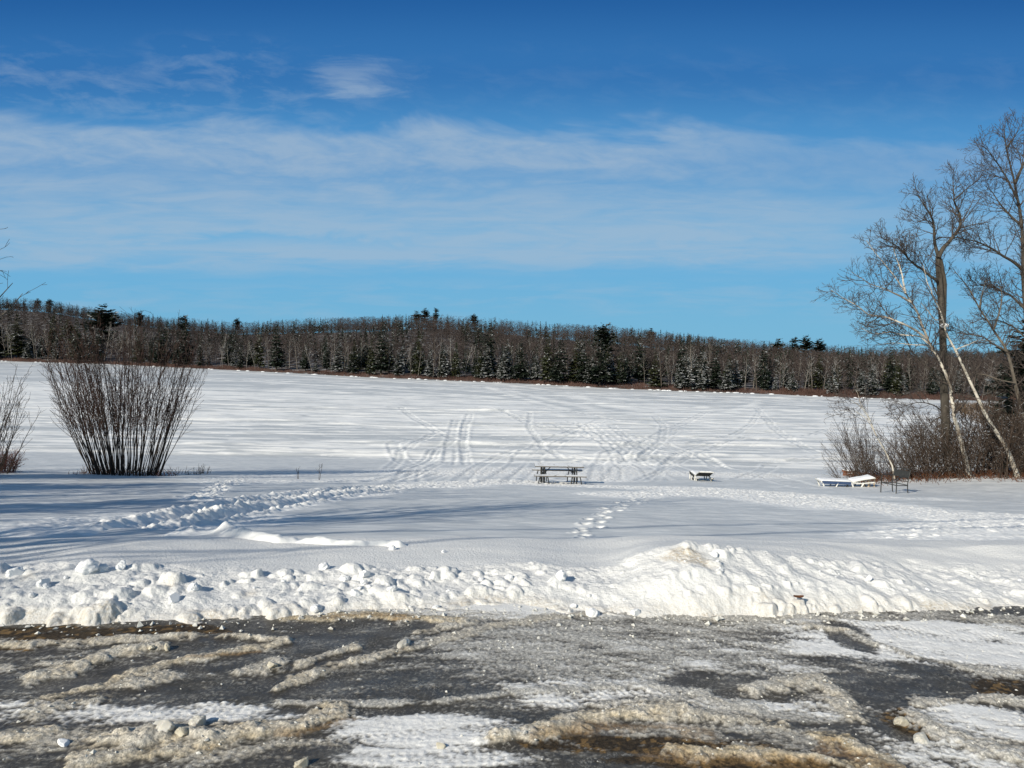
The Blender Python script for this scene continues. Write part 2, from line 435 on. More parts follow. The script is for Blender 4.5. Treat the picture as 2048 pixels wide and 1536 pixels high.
# ridges of slush thrown up by tyres: pts, half width m, height m, slush, dirt
RIDGES = [
    ([(-60, 1292), (200, 1284), (330, 1275), (450, 1272), (575, 1280)], .050, .050, 1, .50),
    ([(-60, 1335), (60, 1330), (140, 1325), (220, 1318)], .040, .020, .9, .25),
    ([(90, 1352), (150, 1338), (190, 1322), (235, 1304), (300, 1298)], .075, .070, 1, .55),
    ([(60, 1412), (160, 1383), (250, 1352), (320, 1332), (400, 1316), (480, 1304), (572, 1284)], .045, .040, 1, .62),
    ([(90, 1425), (180, 1400), (270, 1372), (330, 1352)], .08, .035, .9, .35),
    ([(560, 1372), (640, 1345), (700, 1325), (760, 1312), (815, 1304)], .055, .045, 1, .50),
    ([(815, 1304), (900, 1278), (980, 1255), (1090, 1238), (1180, 1228)], .05, .025, .9, .30),
    ([(610, 1332), (650, 1312), (700, 1296)], .05, .045, 1, .45),
    ([(500, 1345), (560, 1328)], .08, .05, 1, .35),
    ([(840, 1265), (890, 1256), (935, 1247)], .06, .035, 1, .42),
    ([(560, 1238), (700, 1232), (800, 1236), (920, 1244)], .06, .03, .95, .8),
    ([(-40, 1490), (60, 1478), (110, 1462)], .06, .05, 1, .6),
    ([(180, 1500), (300, 1480), (420, 1478), (520, 1462), (600, 1448), (665, 1430)], .085, .075, 1, .68),
    ([(140, 1535), (280, 1510), (420, 1500)], .05, .04, .9, .65),
    ([(250, 1475), (340, 1462), (420, 1458)], .09, .06, .95, .35),
    ([(980, 1478), (1060, 1464), (1130, 1450), (1200, 1436), (1290, 1424), (1370, 1430)], .07, .075, 1, .72),
    ([(1370, 1432), (1480, 1440), (1570, 1452)], .06, .04, .95, .4),
    ([(1030, 1388), (1120, 1378), (1200, 1372), (1300, 1374), (1400, 1388)], .06, .03, .9, .1),
    ([(1180, 1412), (1290, 1402), (1420, 1404), (1500, 1418)], .05, .035, .9, .15),
    ([(1490, 1385), (1570, 1368), (1640, 1362), (1680, 1400), (1720, 1440)], .07, .045, 1, .35),
    ([(1640, 1478), (1700, 1492), (1760, 1520), (1800, 1540)], .05, .055, 1, .85),
    ([(1350, 1500), (1480, 1508), (1620, 1520), (1700, 1532)], .055, .05, 1, .85),
    ([(1620, 1256), (1650, 1258), (1690, 1262)], .06, .05, 1, .45),
    ([(1690, 1268), (1760, 1290), (1850, 1318), (1950, 1340), (2080, 1352)], .05, .022, .9, .15),
    ([(1830, 1405), (1950, 1404), (2080, 1400)], .06, .035, .95, .3),
    ([(1830, 1440), (1880, 1470), (1960, 1500), (2080, 1510)], .10, .06, 1, .3),
    ([(560, 1405), (700, 1412), (860, 1404), (1000, 1392)], .035, .015, .8, .1),
    ([(1180, 1225), (1400, 1236), (1600, 1238), (1800, 1242)], .035, .02, .8, .2),
]
gr1, gh1 = worley(LX * 58, LY * 52, 4)
gr2, gh2 = worley(LX * 30, LY * 30, 9)
rag = fbm(LX * 9, LY * 9, 4, 41)
RUST = [([(1080, 1470), (1200, 1456), (1320, 1456), (1420, 1470)], .05), ([(1640, 1492), (1720, 1516), (1800, 1540)], .05), ([(1300, 1512), (1480, 1522), (1640, 1534)], .06), ([(560, 1470), (640, 1456), (700, 1440)], .035), ([(380, 1318), (470, 1312), (520, 1304)], .02), ([(0, 1262), (60, 1262)], .03), ([(640, 1235), (820, 1234)], .03)]
rust = np.zeros_like(LX)
for pts, w in RUST:
    D, _ = polydist(wx + .06 * rag, wy + .05 * rag, lp(pts), w * 3); rust = np.maximum(rust, np.exp(-(D / w) ** 2))
for pts, w, h, s, d in RIDGES:
    P = lp(pts)
    D, sd = polydist(wx + .05 * rag, wy + .05 * rag, P, w * 4)
    ww = 1.2 * w * (1 + .35 * pn(LX * 2.3, LY * 2.3, 77))
    k = np.exp(-(D / ww) ** 2)
    ht = .72 * h * k ** 1.3 * (.75 + .5 * fbm(LX * 7, LY * 7, 3, 51)) * (D < 3 * w) * (.75 + .5 * rag + .25 * (.5 - gr2)) * (1 - .75 * sst(.05, .45, fbm(LX * 2.9 + pts[0][0], LY * 2.9, 3, 55)))
    lz += ht
    S = np.maximum(S, s * (1 - .55 * sst(.05, .45, fbm(LX * 2.9 + pts[0][0], LY * 2.9, 3, 55))) * sst(.05, .85, k + .55 * rag + .25 * (.5 - gr2))); Dt = np.maximum(Dt, d * sst(.1, .6, k + .3 * rag))
    Pk *= 1 - .6 * k
# tyre tracks with tread bars across packed snow: centre line, half width, bar pitch
TRACKS = [  ([(-60, 1448), (150, 1432), (350, 1418), (520, 1412), (700, 1420)], .12), ([(640, 1484), (760, 1478), (900, 1466), (1020, 1450)], .055), ([(660, 1536), (800, 1530), (980, 1534)], .05),
          ([(1660, 1252), (1850, 1268), (2100, 1286)], .13), ([(1560, 1262), (1760, 1300), (1900, 1330), (2100, 1380)], .12), ([(350, 1362), (460, 1352), (520, 1352)], .10),
          ([(1000, 1440), (1200, 1405), (1420, 1372)], .11), ([(1300, 1290), (1480, 1282), (1640, 1268)], .12), ([(780, 1532), (980, 1512), (1150, 1516)], .11)]
for pts, w in TRACKS:
    P = lp(pts); D, sd = polydist(LX + .015 * rag, LY + .015 * rag, P, w * 1.6)
    inn = 1 - sst(w * .82, w * 1.0, D)
    e = P[-1, :2] - P[0, :2]; e /= np.hypot(*e)
    t = (LX * e[0] + LY * e[1]) / .048
    bars = sst(.0, .6, np.sin(2 * pi * (t + np.abs(sd) / w * .55)) + 1.1 * rag) * (1 - .8 * np.exp(-(sd / .018) ** 2))
    vis = .5 * inn * sst(.05, .35, Pk + .5 * S) * (.5 + .5 * sst(-.2, .3, fbm(LX * 4, LY * 4, 2, 88)))
    lz += vis * (-.007 + .0065 * bars)
    S = S * (1 - .22 * vis * (1 - bars)); Pk = Pk * (1 - .32 * vis * (1 - bars))
# streaks along the plough and wheel directions break the cover into crumbs
streak = .6 * fbm((LX + .35 * LY) * 1.5, (LY - .12 * LX) * 8, 6, 61, .66) + .6 * fbm((.86 * LX + .5 * LY) * 1.7, (-.5 * LX + .86 * LY) * 7, 6, 63, .66) * sst(1.5, -1.5, LX) + .6 * fbm((.9 * LX - .44 * LY) * 1.7, (.44 * LX + .9 * LY) * 7, 6, 64, .66) * sst(-1.5, 1.5, LX)
crumb = fbm(LX * 26, LY * 38, 3, 65, .75)
field_ = .92 * S + .10 + .85 * streak + .42 * crumb + .28 * (.45 - gr2) - .02
cover = sst(.28, .74, field_)
pk = sst(.26, .66, Pk + .70 * streak + .36 * crumb + .12 * (.4 - gr2))
grain = (.5 - gr1) * .008 + (.55 - gr2) * .011 * (.3 + .7 * gh2)
lz += np.maximum(cover, .25 * S) * (.006 + grain * np.clip(1 - .85 * pk, 0, 1)) + pk * .006
lz += .0015 * fbm(LX * 13, LY * 13, 3, 68)
brown = np.clip(Dt * (.75 + .5 * fbm(LX * 5, LY * 5, 3, 71)), 0, 1)[..., None]
lots = np.array([.060, .053, .041]) * (1 + .5 * fbm(LX * 6, LY * 9, 4, 73))[..., None] + 0.03 * sst(.1, .5, fbm(LX * 1.7, LY * 2.6, 4, 75))[..., None]
slush = np.array([.60, .595, .57]) * (.72 + .40 * gh1)[..., None] * (1 - .25 * sst(.2, .7, gr1))[..., None]
hi = sst(.012, .045, lz + .012 * rag)[..., None]
brown = brown * (1 - .40 * hi)
slush = slush * (1 + .25 * hi)
slush = slush * (1 - brown) + brown * np.array([.60, .47, .265]) * (.62 + .75 * gh1)[..., None]
orange = sst(.62, .95, brown[..., 0] + .35 * fbm(LX * 3.3, LY * 3.3, 3, 79))[..., None]
slush = slush * (1 - .55 * orange) + .55 * orange * np.array([.36, .20, .07])
white = np.array([.90, .90, .885]) * (.9 + .15 * fbm(LX * 8, LY * 12, 3, 81))[..., None]
soil = np.array([.042, .030, .017]) * (.5 + 1.3 * gh1)[..., None]
soil = soil * (1 - sst(.80, .9, gh2 + .12 * rag)[..., None] * .8) + sst(.80, .9, gh2 + .12 * rag)[..., None] * .8 * np.array([.24, .15, .06])
bk = sst(.35, .65, Bk + .4 * crumb + .3 * streak)[..., None]
resid = (sst(.0, .5, .6 * crumb + 1.0 * streak + .5 * (.42 - gr2)) * .55)[..., None]
lots = lots * (1 - resid) + resid * np.array([.33, .315, .27])
c = lots * (1 - bk) + soil * bk
c = c * (1 - cover[..., None]) + slush * cover[..., None]
c = c * (1 - pk[..., None]) + white * pk[..., None]
rk = sst(.2, .9, rust + .5 * rag)[..., None] * (1 - .6 * pk[..., None])
c = c * (1 - .5 * rk) + .5 * rk * (np.array([.30, .19, .085]) * (.35 + 1.0 * gh1)[..., None])
wet = np.clip((1 - cover) * (1 - pk) * (1 - bk[..., 0]), 0, 1)

m, nt, N, L, b = new_mat('icy_lot')
P = objpos(nt)
f1 = noise(nt, P, 70, 4, .65); f2 = noise(nt, P, 230, 3, .6)
cc = mixc(nt, mathn(nt, 'SUBTRACT', 1.0, mathn(nt, 'MULTIPLY', attr(nt, 'pk'), .72)), attr(nt, 'col', True), mixc(nt, mapr(nt, f1, .28, .72), (.52, .52, .52), (1.42, 1.42, 1.42)), 'MULTIPLY')
wt = attr(nt, 'wet')
sp = mathn(nt, 'MULTIPLY', mapr(nt, noise(nt, objpos(nt, (60, 42, 60)), 1.0, 6, .7), .53, .60), mapr(nt, noise(nt, objpos(nt, (4, 9, 4)), 1.0, 4, .6), .42, .62, .0, .62))
cc = mixc(nt, mathn(nt, 'MULTIPLY', sp, wt), cc, (.42, .40, .35))
L.new(cc, b.inputs['Base Color'])
wv = mapr(nt, noise(nt, P, 3.2, 5, .6), .35, .65, .0, .35)
L.new(mathn(nt, 'SUBTRACT', .72, mathn(nt, 'MULTIPLY', wt, mathn(nt, 'SUBTRACT', .46, wv))), b.inputs['Roughness'])
L.new(mathn(nt, 'ADD', .25, mathn(nt, 'MULTIPLY', wt, .25)), b.inputs['Specular IOR Level'])
bump(nt, mathn(nt, 'ADD', f1, mathn(nt, 'MULTIPLY', f2, .5)), mathn(nt, 'SUBTRACT', mathn(nt, 'SUBTRACT', 1.0, mathn(nt, 'MULTIPLY', wt, .65)), mathn(nt, 'MULTIPLY', attr(nt, 'pk'), .6)), .010, b)
LOTMAT = m
link('parking_lot', grid_mesh('parking_lot', LX, LY, lz, LOTMAT, {'col': np.clip(c, 0, .92), 'wet': wet, 'pk': pk}))['kind'] = 'structure'
LOT = (xs, ys, lz, cover * (1 - .5 * pk), brown[..., 0])
def lot_z(x, y):
    j = np.clip(np.searchsorted(xs, x), 0, len(xs) - 1); i = np.clip(np.searchsorted(ys, y), 0, len(ys) - 1)
    return lz[i, j], LOT[3][i, j], LOT[4][i, j]

# ------------------------------------------------------------------ ploughed snow bank
cols = [-150, 0, 150, 300, 450, 600, 750, 850, 950, 1050, 1150, 1230, 1300, 1390, 1450, 1520, 1600, 1700, 1800, 1920, 2048, 2200]
bpx = [1250, 1248, 1247, 1241, 1238, 1230, 1222, 1220, 1214, 1212, 1228, 1230, 1234, 1236, 1234, 1230, 1226, 1226, 1224, 1220, 1216, 1214]
tpx = [1145, 1138, 1122, 1132, 1146, 1146, 1136, 1138, 1132, 1124, 1136, 1138, 1094, 1086, 1094, 1104, 1110, 1124, 1138, 1146, 1140, 1138]
cpx = [1108, 1106, 1098, 1098, 1100, 1098, 1100, 1096, 1093, 1096, 1104, 1098, 1080, 1078, 1078, 1080, 1080, 1084, 1090, 1094, 1090, 1088]
kB, kT, kC = [], [], []
for px, a, b_, c_ in zip(cols, bpx, tpx, cpx):
    B = on_plane(px, a, 0.); kB.append(B[:2])
    kT.append(at(px, b_, B[1] + .85)); kC.append(at(px, c_, max(7.55, B[1] + 1.5)))
kB, kT, kC = map(np.array, (kB, kT, kC))
xs2 = axis(np.arange(-6.6, 6.6, .0118), np.array([-45, -30, -18, -12, -9, -7.4]), np.array([7.4, 9, 12, 18, 30, 45]))
ys2 = np.concatenate([np.arange(5.0, 7.9, .0118), np.arange(7.9, 9.5, .03)])
BX, BY = np.meshgrid(xs2, ys2)
yB = np.interp(xs2, kB[:, 0], kB[:, 1]); yT = np.interp(xs2, kT[:, 0], kT[:, 1]); zT = np.interp(xs2, kT[:, 0], kT[:, 2])
yC = np.interp(xs2, kC[:, 0], kC[:, 1]); zC = np.interp(xs2, kC[:, 0], kC[:, 2])
ker = np.ones(31) / 31
sm = lambda a: np.convolve(np.pad(a, 15, 'edge'), ker, 'valid')
yB, yT, zT, yC, zC = map(sm, (yB, yT, zT, yC, zC))
yB = yB + .07 * fbm(xs2 * 1.6, xs2 * 0 + 3, 4, 91); yT = yT + .12 * fbm(xs2 * 1.3, xs2 * 0 + 9, 4, 93)
bz = np.zeros_like(BX)
for j in range(len(xs2)):
    zt = max(zT[j], .05)
    bz[:, j] = np.interp(ys2, [5.0, yB[j] - .22, yB[j] - .03, yB[j] + .10, yB[j] + .30, yT[j], yC[j], yC[j] + .6, yC[j] + 1.3, 9.6],
                         [-.10, -.07, -.015, zt * .36, zt * .66, zt, max(zC[j], zt * .4), zC[j] * .6 + float(_prof(yC[j] + .6)) * .4 - .01, float(_prof(yC[j] + 1.3)) - .03, float(_prof(9.6)) - .16])
# smooth the profile along depth
for _ in range(5):
    bz[1:-1] = .25 * bz[:-2] + .5 * bz[1:-1] + .25 * bz[2:]
rough = sst(-.10, .08, BY - yB[None]) * (1 - sst(-.05, .22, BY - yT[None] + .22 * fbm(BX * 3, BY * 3, 3, 95)))
bz += rough * (.045 * fbm(BX * 2.6, BY * 2.6, 4, 97)) + (1 - rough) * .018 * fbm(BX * .9, BY * 1.6, 3, 99) * sst(5.6, 6.4, BY)
# clods: rounded lumps stamped into the surface
lumpn = fbm(BX * 11, BY * 11, 3, 101)
rng = np.random.default_rng(23)
dxg = .0118
def stamp(cx, cy, r, lift, flat=1., rg=.28):
    j0, j1 = np.searchsorted(xs2, cx - r * 1.5), np.searchsorted(xs2, cx + r * 1.5)
    i0, i1 = np.searchsorted(ys2, cy - r * 1.5), np.searchsorted(ys2, cy + r * 1.5)
    if i1 - i0 < 2 or j1 - j0 < 2: return
    sx_, sy_ = BX[i0:i1, j0:j1] - cx, BY[i0:i1, j0:j1] - cy
    a = rng.random() * pi; ca, sa = math.cos(a), math.sin(a); q = rng.uniform(.72, 1.3)
    d = np.hypot((sx_ * ca + sy_ * sa) * q, (-sx_ * sa + sy_ * ca) / q) / r + rg * lumpn[i0:i1, j0:j1]
    z0 = bz[(i0 + i1) // 2, (j0 + j1) // 2]
    cap = z0 + lift * r + r * flat * (np.sqrt(np.clip(1 - np.clip(d, 0, 1) ** 2, 0, 1)) - .62)
    if r < .085 and rng.random() < .30:          # a broken slab with a tilted flat top
        d2 = np.zeros_like(sx_)
        for a0 in rng.random(5) * .9 + np.arange(5) * 1.2566: d2 = np.maximum(d2, (sx_ * math.cos(a0) + sy_ * math.sin(a0)) / (r * rng.uniform(.7, 1.05)))
        d2 = d2 + .12 * lumpn[i0:i1, j0:j1]
        cap = z0 + (lift + .12 * flat) * r + rng.normal() * .32 * sx_ + (rng.normal() * .25 - .12) * sy_ - 2.2 * r * np.clip(d2 - .82, 0, 1)
        d = d2
    cap = np.where(d < 1, cap, -9)
    bz[i0:i1, j0:j1] = np.maximum(bz[i0:i1, j0:j1], cap)
n = 0
while n < 4700:
    cx = rng.uniform(-6.6, 6.6); j = np.searchsorted(xs2, cx); t = rng.random() ** 1.05
    cy = yB[j] - .06 + (yT[j] - yB[j] + .10) * t
    left = 1 - sst(-.6, 1.6, cx)
    n += 1
    if pn(np.array([cx * 1.4]), np.array([cy * 2.4]), 55)[0] < rng.uniform(-.45, .35): continue
    r = min(.12, float(rng.lognormal(math.log(.017 + .009 * left), .72)))
    stamp(cx, cy, r, rng.uniform(-.15, .10), rng.uniform(.6, .95) + .1 * left, .42)
for k in range(46):
    cx = rng.uniform(-6.6, 2.6); j = np.searchsorted(xs2, cx); t = rng.random()
    stamp(cx, yB[j] + (yT[j] - yB[j] + .1) * t, rng.uniform(.06, .11), rng.uniform(-.15, .05), .7, .4)
bz[1:-1, 1:-1] = .5 * bz[1:-1, 1:-1] + .125 * (bz[:-2, 1:-1] + bz[2:, 1:-1] + bz[1:-1, :-2] + bz[1:-1, 2:])
# softened mounds of the right hand lobe
rdg = .5 - np.abs(fbm((BX + .35 * BY) * 2.6, BY * 1.6, 3, 141))
bz += rough * .05 * (rdg - .3) * sst(-.5, 1.2, BX) + (1 - rough) * sst(6.2, 6.9, BY) * (1 - sst(8.0, 8.8, BY)) * sst(.3, 2., BX) * .05 * fbm(BX * .55 + .5 * BY, BY * 1.1, 3, 143)
bz += rough * (.009 * fbm(BX * 20, BY * 20, 4, 103, .65))
bdirt = (1 - sst(.0, .22, BY - yB[None])) * (.35 + .5 * sst(-.1, .5, fbm(BX * 2, BY * 4, 3, 105))) * .9
tan_c = at(1378, 1132, 6.45); ux = BX + .12 * fbm(BX * 6, BY * 6, 3, 107)
tanp = np.exp(-(((ux - tan_c[0]) / .26) ** 2 + ((BY - tan_c[1] + .3 * (BX - tan_c[0])) / .17) ** 2))
bdirt = np.maximum(bdirt, .8 * sst(.3, .8, tanp + .15 * lumpn))
for (px, py) in [(60, 1200), (340, 1190), (500, 1205), (1530, 1195), (1590, 1218), (1700, 1200)]:
    q = at(px, py, 6.0); bdirt = np.maximum(bdirt, .5 * np.exp(-((BX - q[0]) / .07) ** 2 - ((BY - q[1]) / .07) ** 2))
link('snow_bank', grid_mesh('snow_bank', BX, BY, bz, SNOW_BANK, {'dirt': np.clip(bdirt, 0, 1), 'crust_shade': np.zeros_like(BX)}))['kind'] = 'structure'
def bank_z(x, y):
    return bz[np.clip(np.searchsorted(ys2, y), 0, len(ys2) - 1), np.clip(np.searchsorted(xs2, x), 0, len(xs2) - 1)]

# ------------------------------------------------------------------ snowy slope down to the lake
u = np.linspace(-1, 1, 1250)
ys3 = 7.0 * np.exp(np.linspace(0, math.log(56 / 7.0), 900))
hw = ys3 * .84 + 3.2
FX = hw[:, None] * u[None]; FY = np.repeat(ys3[:, None], len(u), 1)
ext = np.array([1.25, 1.8, 3.0, 5.0])
FX = np.concatenate([-(hw[:, None] * ext[None, ::-1]), FX, hw[:, None] * ext[None]], 1); FY = np.repeat(ys3[:, None], FX.shape[1], 1)
fz = ground(FX, FY)
fz += .035 * fbm(FX * .28, FY * .45, 3, 111) + .015 * fbm((FX + .3 * FY) * 1.5, FY * 3.6, 5, 109, .62) * sst(8, 12, FY) + .013 * fbm((FX + .2 * FY) * .8, FY * 1.7, 3, 113) * sst(7, 9, FY)
dep = sst(7.3, 9.0, FY)
def hp(pts): return np.array([hit(px, py) for px, py in pts])
tr = np.zeros_like(FX); crust_shade = np.clip(.85 + .3 * fbm(FX * .25, FY * .5, 3, 115), 0, 1)
fw = FX + .12 * fbm(FX * 1.7, FY * 1.7, 3, 117); fv = FY + .12 * fbm(FX * 1.7, FY * 1.7, 3, 119)
def trail(pts, w, amt=1., soft=.6):
    global tr
    D, _ = polydist(fw, fv, hp(pts), w * 2)
    tr = np.maximum(tr, amt * (1 - sst(w * (1 - soft), w * (1 + soft * .5), D)))
trail([(-80, 1110), (60, 1085), (170, 1068), (270, 1045), (350, 1040)], 1.7, .9)
trail([(170, 1085), (280, 1048), (360, 1030), (470, 1008), (600, 990), (720, 978), (860, 972), (1000, 962)], .75)
trail([(330, 1062), (440, 1040), (560, 1018), (680, 995), (800, 984)], .35, .8)
trail([(390, 1000), (430, 978), (470, 960)], .35)
trail([(850, 972), (1000, 962), (1120, 970), (1250, 975), (1400, 978), (1520, 985), (1650, 1000), (1800, 1020), (1960, 1040), (2100, 1060)], 1.6, .95)
trail([(1250, 990), (1400, 985), (1560, 1000), (1700, 1015)], 1.6, .9)
trail([(1850, 1090), (1960, 1060), (2080, 1050)], 1.0, .8)
trail([(450, 965), (620, 962), (800, 955)], 1.2, .55)
trail([(1780, 1075), (1900, 1050), (2020, 1030), (2120, 1045)], .8, .9)
trail([(430, 958), (560, 950), (700, 948), (860, 945)], 1.5, .45)
trail([(880, 945), (1040, 940), (1180, 945), (1300, 945), (1500, 950)], 4.0, .95)
trail([(1200, 960), (1240, 935), (1280, 925)], 1.6, .9)
trail([(1640, 990), (1760, 996), (1900, 1000)], .8, .5)
lump = fbm(FX * 5.5, FY * 5.5, 3, 121, .65); l2, h2 = worley(FX * 4.2, FY * 4.2, 14); l3, h3 = worley(FX * 7.5, FY * 7.5, 15)
fz += dep * tr * (.050 * (np.abs(lump) - .25) + .030 * (.45 - l2) * (.3 + h2) + .030 * (.5 - l3)) * np.clip(FY / 14, .55, 1.6)
# sunk wheel ruts inside the trail
for pts in ([(60, 1100), (200, 1075), (290, 1045), (370, 1026), (480, 1004), (610, 986), (740, 974)], [(230, 1090), (330, 1055), (450, 1030), (570, 1008), (690, 988), (800, 978)]):
    D, _ = polydist(fw, fv, hp(pts), 1.2)
    fz += dep * (-.12 * np.exp(-(D / .19) ** 2) + .065 * np.exp(-((D - .36) / .13) ** 2) * (.6 + .8 * lump))
    tr = np.maximum(tr, .8 * np.exp(-(D / .45) ** 2))
# lip of broken crust
D, _ = polydist(fw, fv, hp([(448, 1062), (480, 1078), (560, 1090), (640, 1094), (720, 1096), (795, 1100)]), 1.0)
fz += (.13 * np.exp(-(D / .12) ** 2) * (.7 + .7 * fbm(FX * 3, FY * 3, 3, 123))); tr = np.maximum(tr, .9 * np.exp(-(D / .16) ** 2))
# lines of footprints
rng = np.random.default_rng(31)
def feet(pts, step=.33, big=1.):
    global tr
    P = hp(pts); seg = np.hypot(*np.diff(P[:, :2], axis=0).T); cum = np.concatenate([[0], np.cumsum(seg)])
    for i, s in enumerate(np.arange(0, cum[-1], step)):
        x, y = np.interp(s, cum, P[:, 0]), np.interp(s, cum, P[:, 1]); k = min(np.searchsorted(cum, s, 'right') - 1, len(seg) - 1)
        e = (P[k + 1, :2] - P[k, :2]) / seg[k]; o = (.10 if i % 2 else -.10) + rng.normal(0, .10); big = rng.uniform(.6, 1.15); s = s + rng.normal(0, .08)
        x, y = x + e[1] * o, y - e[0] * o
        i0, i1 = np.searchsorted(ys3, y - .5), np.searchsorted(ys3, y + .5)
        sl_ = slice(i0, i1)
        m = np.abs(FX[sl_] - x) < .5
        dx, dy = FX[sl_] - x, FY[sl_] - y
        d = np.hypot((dx * e[0] + dy * e[1]) / .12, (dx * e[1] - dy * e[0]) / .075) / big + .25 * lump[sl_]
        fz[sl_] += np.where(m, -.05 * (1 - sst(.6, 1.1, d)) + .020 * np.exp(-((d - 1.5) / .35) ** 2) * (.6 + 1.2 * lump[sl_]), 0)
        tr[sl_] = np.maximum(tr[sl_], np.where(m, .35 * (1 - sst(1.1, 1.8, d)), 0))
feet([(1145, 1098), (1165, 1075), (1190, 1045), (1215, 1025), (1250, 1008), (1300, 992)])
feet([(820, 1118), (845, 1106), (880, 1100)], .4, 1.3)
feet([(385, 1000), (415, 985), (450, 966), (490, 952)])
feet([(405, 998), (470, 960)])
feet([(1770, 1090), (1860, 1068), (1950, 1050)], .4)
# snowmobile tracks on the beach and out over the ice: paired grooves
SLED = [([(896, 930), (900, 890), (912, 840)], .42), ([(918, 930), (922, 880), (940, 828)], .42), ([(936, 930), (926, 890), (930, 850)], .3),
        ([(985, 965), (1040, 915), (1100, 880), (1175, 853), (1200, 840)], .6), ([(1020, 965), (1070, 915), (1130, 880), (1190, 850)], .5),
        ([(1165, 850), (1195, 875), (1230, 905), (1262, 940)], .6), ([(1180, 850), (1230, 890), (1290, 935), (1320, 960)], .5),
        ([(1250, 920), (1285, 890), (1330, 862), (1380, 842), (1410, 825)], .5), ([(1275, 925), (1310, 890), (1350, 862)], .4),
        ([(1250, 870), (1320, 895), (1420, 922), (1520, 950), (1620, 975)], .6), ([(1280, 875), (1400, 912), (1540, 948)], .4),
        ([(840, 935), (790, 905), (785, 888), (830, 880), (910, 874)], .5), ([(1480, 960), (1540, 930), (1620, 918), (1680, 908)], .5),
        ([(1245, 925), (1250, 900), (1275, 880), (1300, 900), (1280, 925), (1320, 935), (1350, 915)], .4), ([(1225, 960), (1232, 935), (1260, 915)], .4), ([(1190, 962), (1196, 930), (1215, 905)], .4)]
rs_ = np.random.default_rng(97)
for k in range(30):            # many more criss-crossing machine and ski tracks around the landing
    x0, y0 = rs_.uniform(820, 1650), rs_.uniform(835, 955); a0 = rs_.uniform(-.5, .5) + (pi if rs_.random() < .5 else 0); P_ = [(x0, y0)]; cv = rs_.normal() * .25
    for q in range(4):
        st_ = rs_.uniform(35, 90); a0 += cv; P_.append((P_[-1][0] + math.cos(a0) * st_, min(965, max(815, P_[-1][1] + math.sin(a0) * st_ * .55))))
    SLED.append((P_, rs_.uniform(.15, .42)))
def sleds(X, Y, Z, T, C, k=1., lm=0):
    for pts, w in SLED:
        D, sd = polydist(X + .12 * lm, Y + .12 * lm, hp(pts), 2.2 * w + .5)
        w = w * .75
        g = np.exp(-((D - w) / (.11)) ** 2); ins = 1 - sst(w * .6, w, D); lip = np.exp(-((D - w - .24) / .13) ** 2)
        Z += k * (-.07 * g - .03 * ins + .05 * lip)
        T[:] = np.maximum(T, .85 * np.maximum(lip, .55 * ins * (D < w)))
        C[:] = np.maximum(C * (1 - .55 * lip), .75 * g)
crust_shade = crust_shade * (1 - .95 * np.clip(tr * 1.4, 0, 1)) * (1 - .35 * sst(-.1, .5, fbm(FX * .5, FY * 2.2, 4, 125)))  # trampled snow painted whiter, as if its bumps caught the sun
t2 = np.zeros_like(FX)
sleds(FX, FY, fz, t2, crust_shade, .26, lump)
for i in range(FX.shape[0]): pass
link('snow_field', grid_mesh('snow_field', FX, FY, fz - .14 * (1 - sst(7.0, 7.9, FY)), SNOW_FIELD, {'dirt': np.zeros_like(FX), 'crust_shade': np.clip(crust_shade, 0, 1)}))['kind'] = 'structure'
def field_z(x, y):
    i = int(np.clip(np.searchsorted(ys3, y), 0, len(ys3) - 1))
    return float(np.interp(x, FX[i], fz[i]))

# ------------------------------------------------------------------ frozen lake
ul = np.linspace(-1, 1, 900); ys4 = 40 * np.exp(np.linspace(0, math.log(420 / 40), 760))
hl = ys4 * .85 + 8
KX = np.concatenate([-(hl[:, None] * np.array([[4., 2., 1.3]])), hl[:, None] * ul[None], hl[:, None] * np.array([[1.3, 2., 4.]])], 1); KY = np.repeat(ys4[:, None], KX.shape[1], 1)
kz = np.full_like(KX, LAKE)
kw = KX + 3 * fbm(KX * .03, KY * .03, 2, 131)
st1 = fbm((KX + .6 * KY) * .020, (KY + .02 * KX) * .16, 5, 133, .62)
st2 = fbm((KX + .4 * KY) * .05, KY * .55, 4, 135, .62)
hb = 702 - 0 * KX
rw = sst(58, 70, KY + .10 * KX) * (1 - sst(96, 118, KY + .18 * KX))            # wind-broken middle of the lake
nearb = 1 - sst(50, 66, KY + .1 * KX)
st3 = fbm((KX + .5 * KY) * .035, (KY + .015 * KX) * .33, 4, 139, .6)
kr = np.clip(.24 + .55 * rw + .18 * nearb + 0.7 * st1 * (.6 + .4 * rw) + .9 * st2 * (.4 + .6 * rw) + .9 * st3 * (.5 + .5 * rw), 0, 1)
kr = sst(.27, .54, kr)
def lpk(pts): return np.array([on_plane(px, py, LAKE) for px, py in pts])
LINES = [[(-60, 742), (300, 752), (700, 768), (1000, 786), (1300, 800), (1760, 816)], [(420, 742), (700, 758), (980, 776), (1150, 786), (1500, 800), (1760, 808)], [(-50, 768), (250, 774), (600, 782), (900, 792)],
         [(980, 776), (1060, 800), (1140, 818)], [(1020, 782), (1100, 800), (1200, 822)], [(1140, 788), (1200, 806), (1300, 822)], [(1520, 802), (1480, 822), (1440, 830)], [(760, 760), (1000, 768), (1110, 782)],
         [(1150, 786), (1350, 790), (1560, 796)], [(1300, 816), (1560, 828), (1760, 834)], [(420, 760), (540, 765), (760, 778), (1000, 796)], [(-50, 800), (400, 806), (800, 815), (1400, 840), (1720, 850)],
         [(-50, 835), (500, 840), (900, 855)], [(1560, 790), (1700, 800), (1800, 806)]]
rl_ = np.random.default_rng(77)
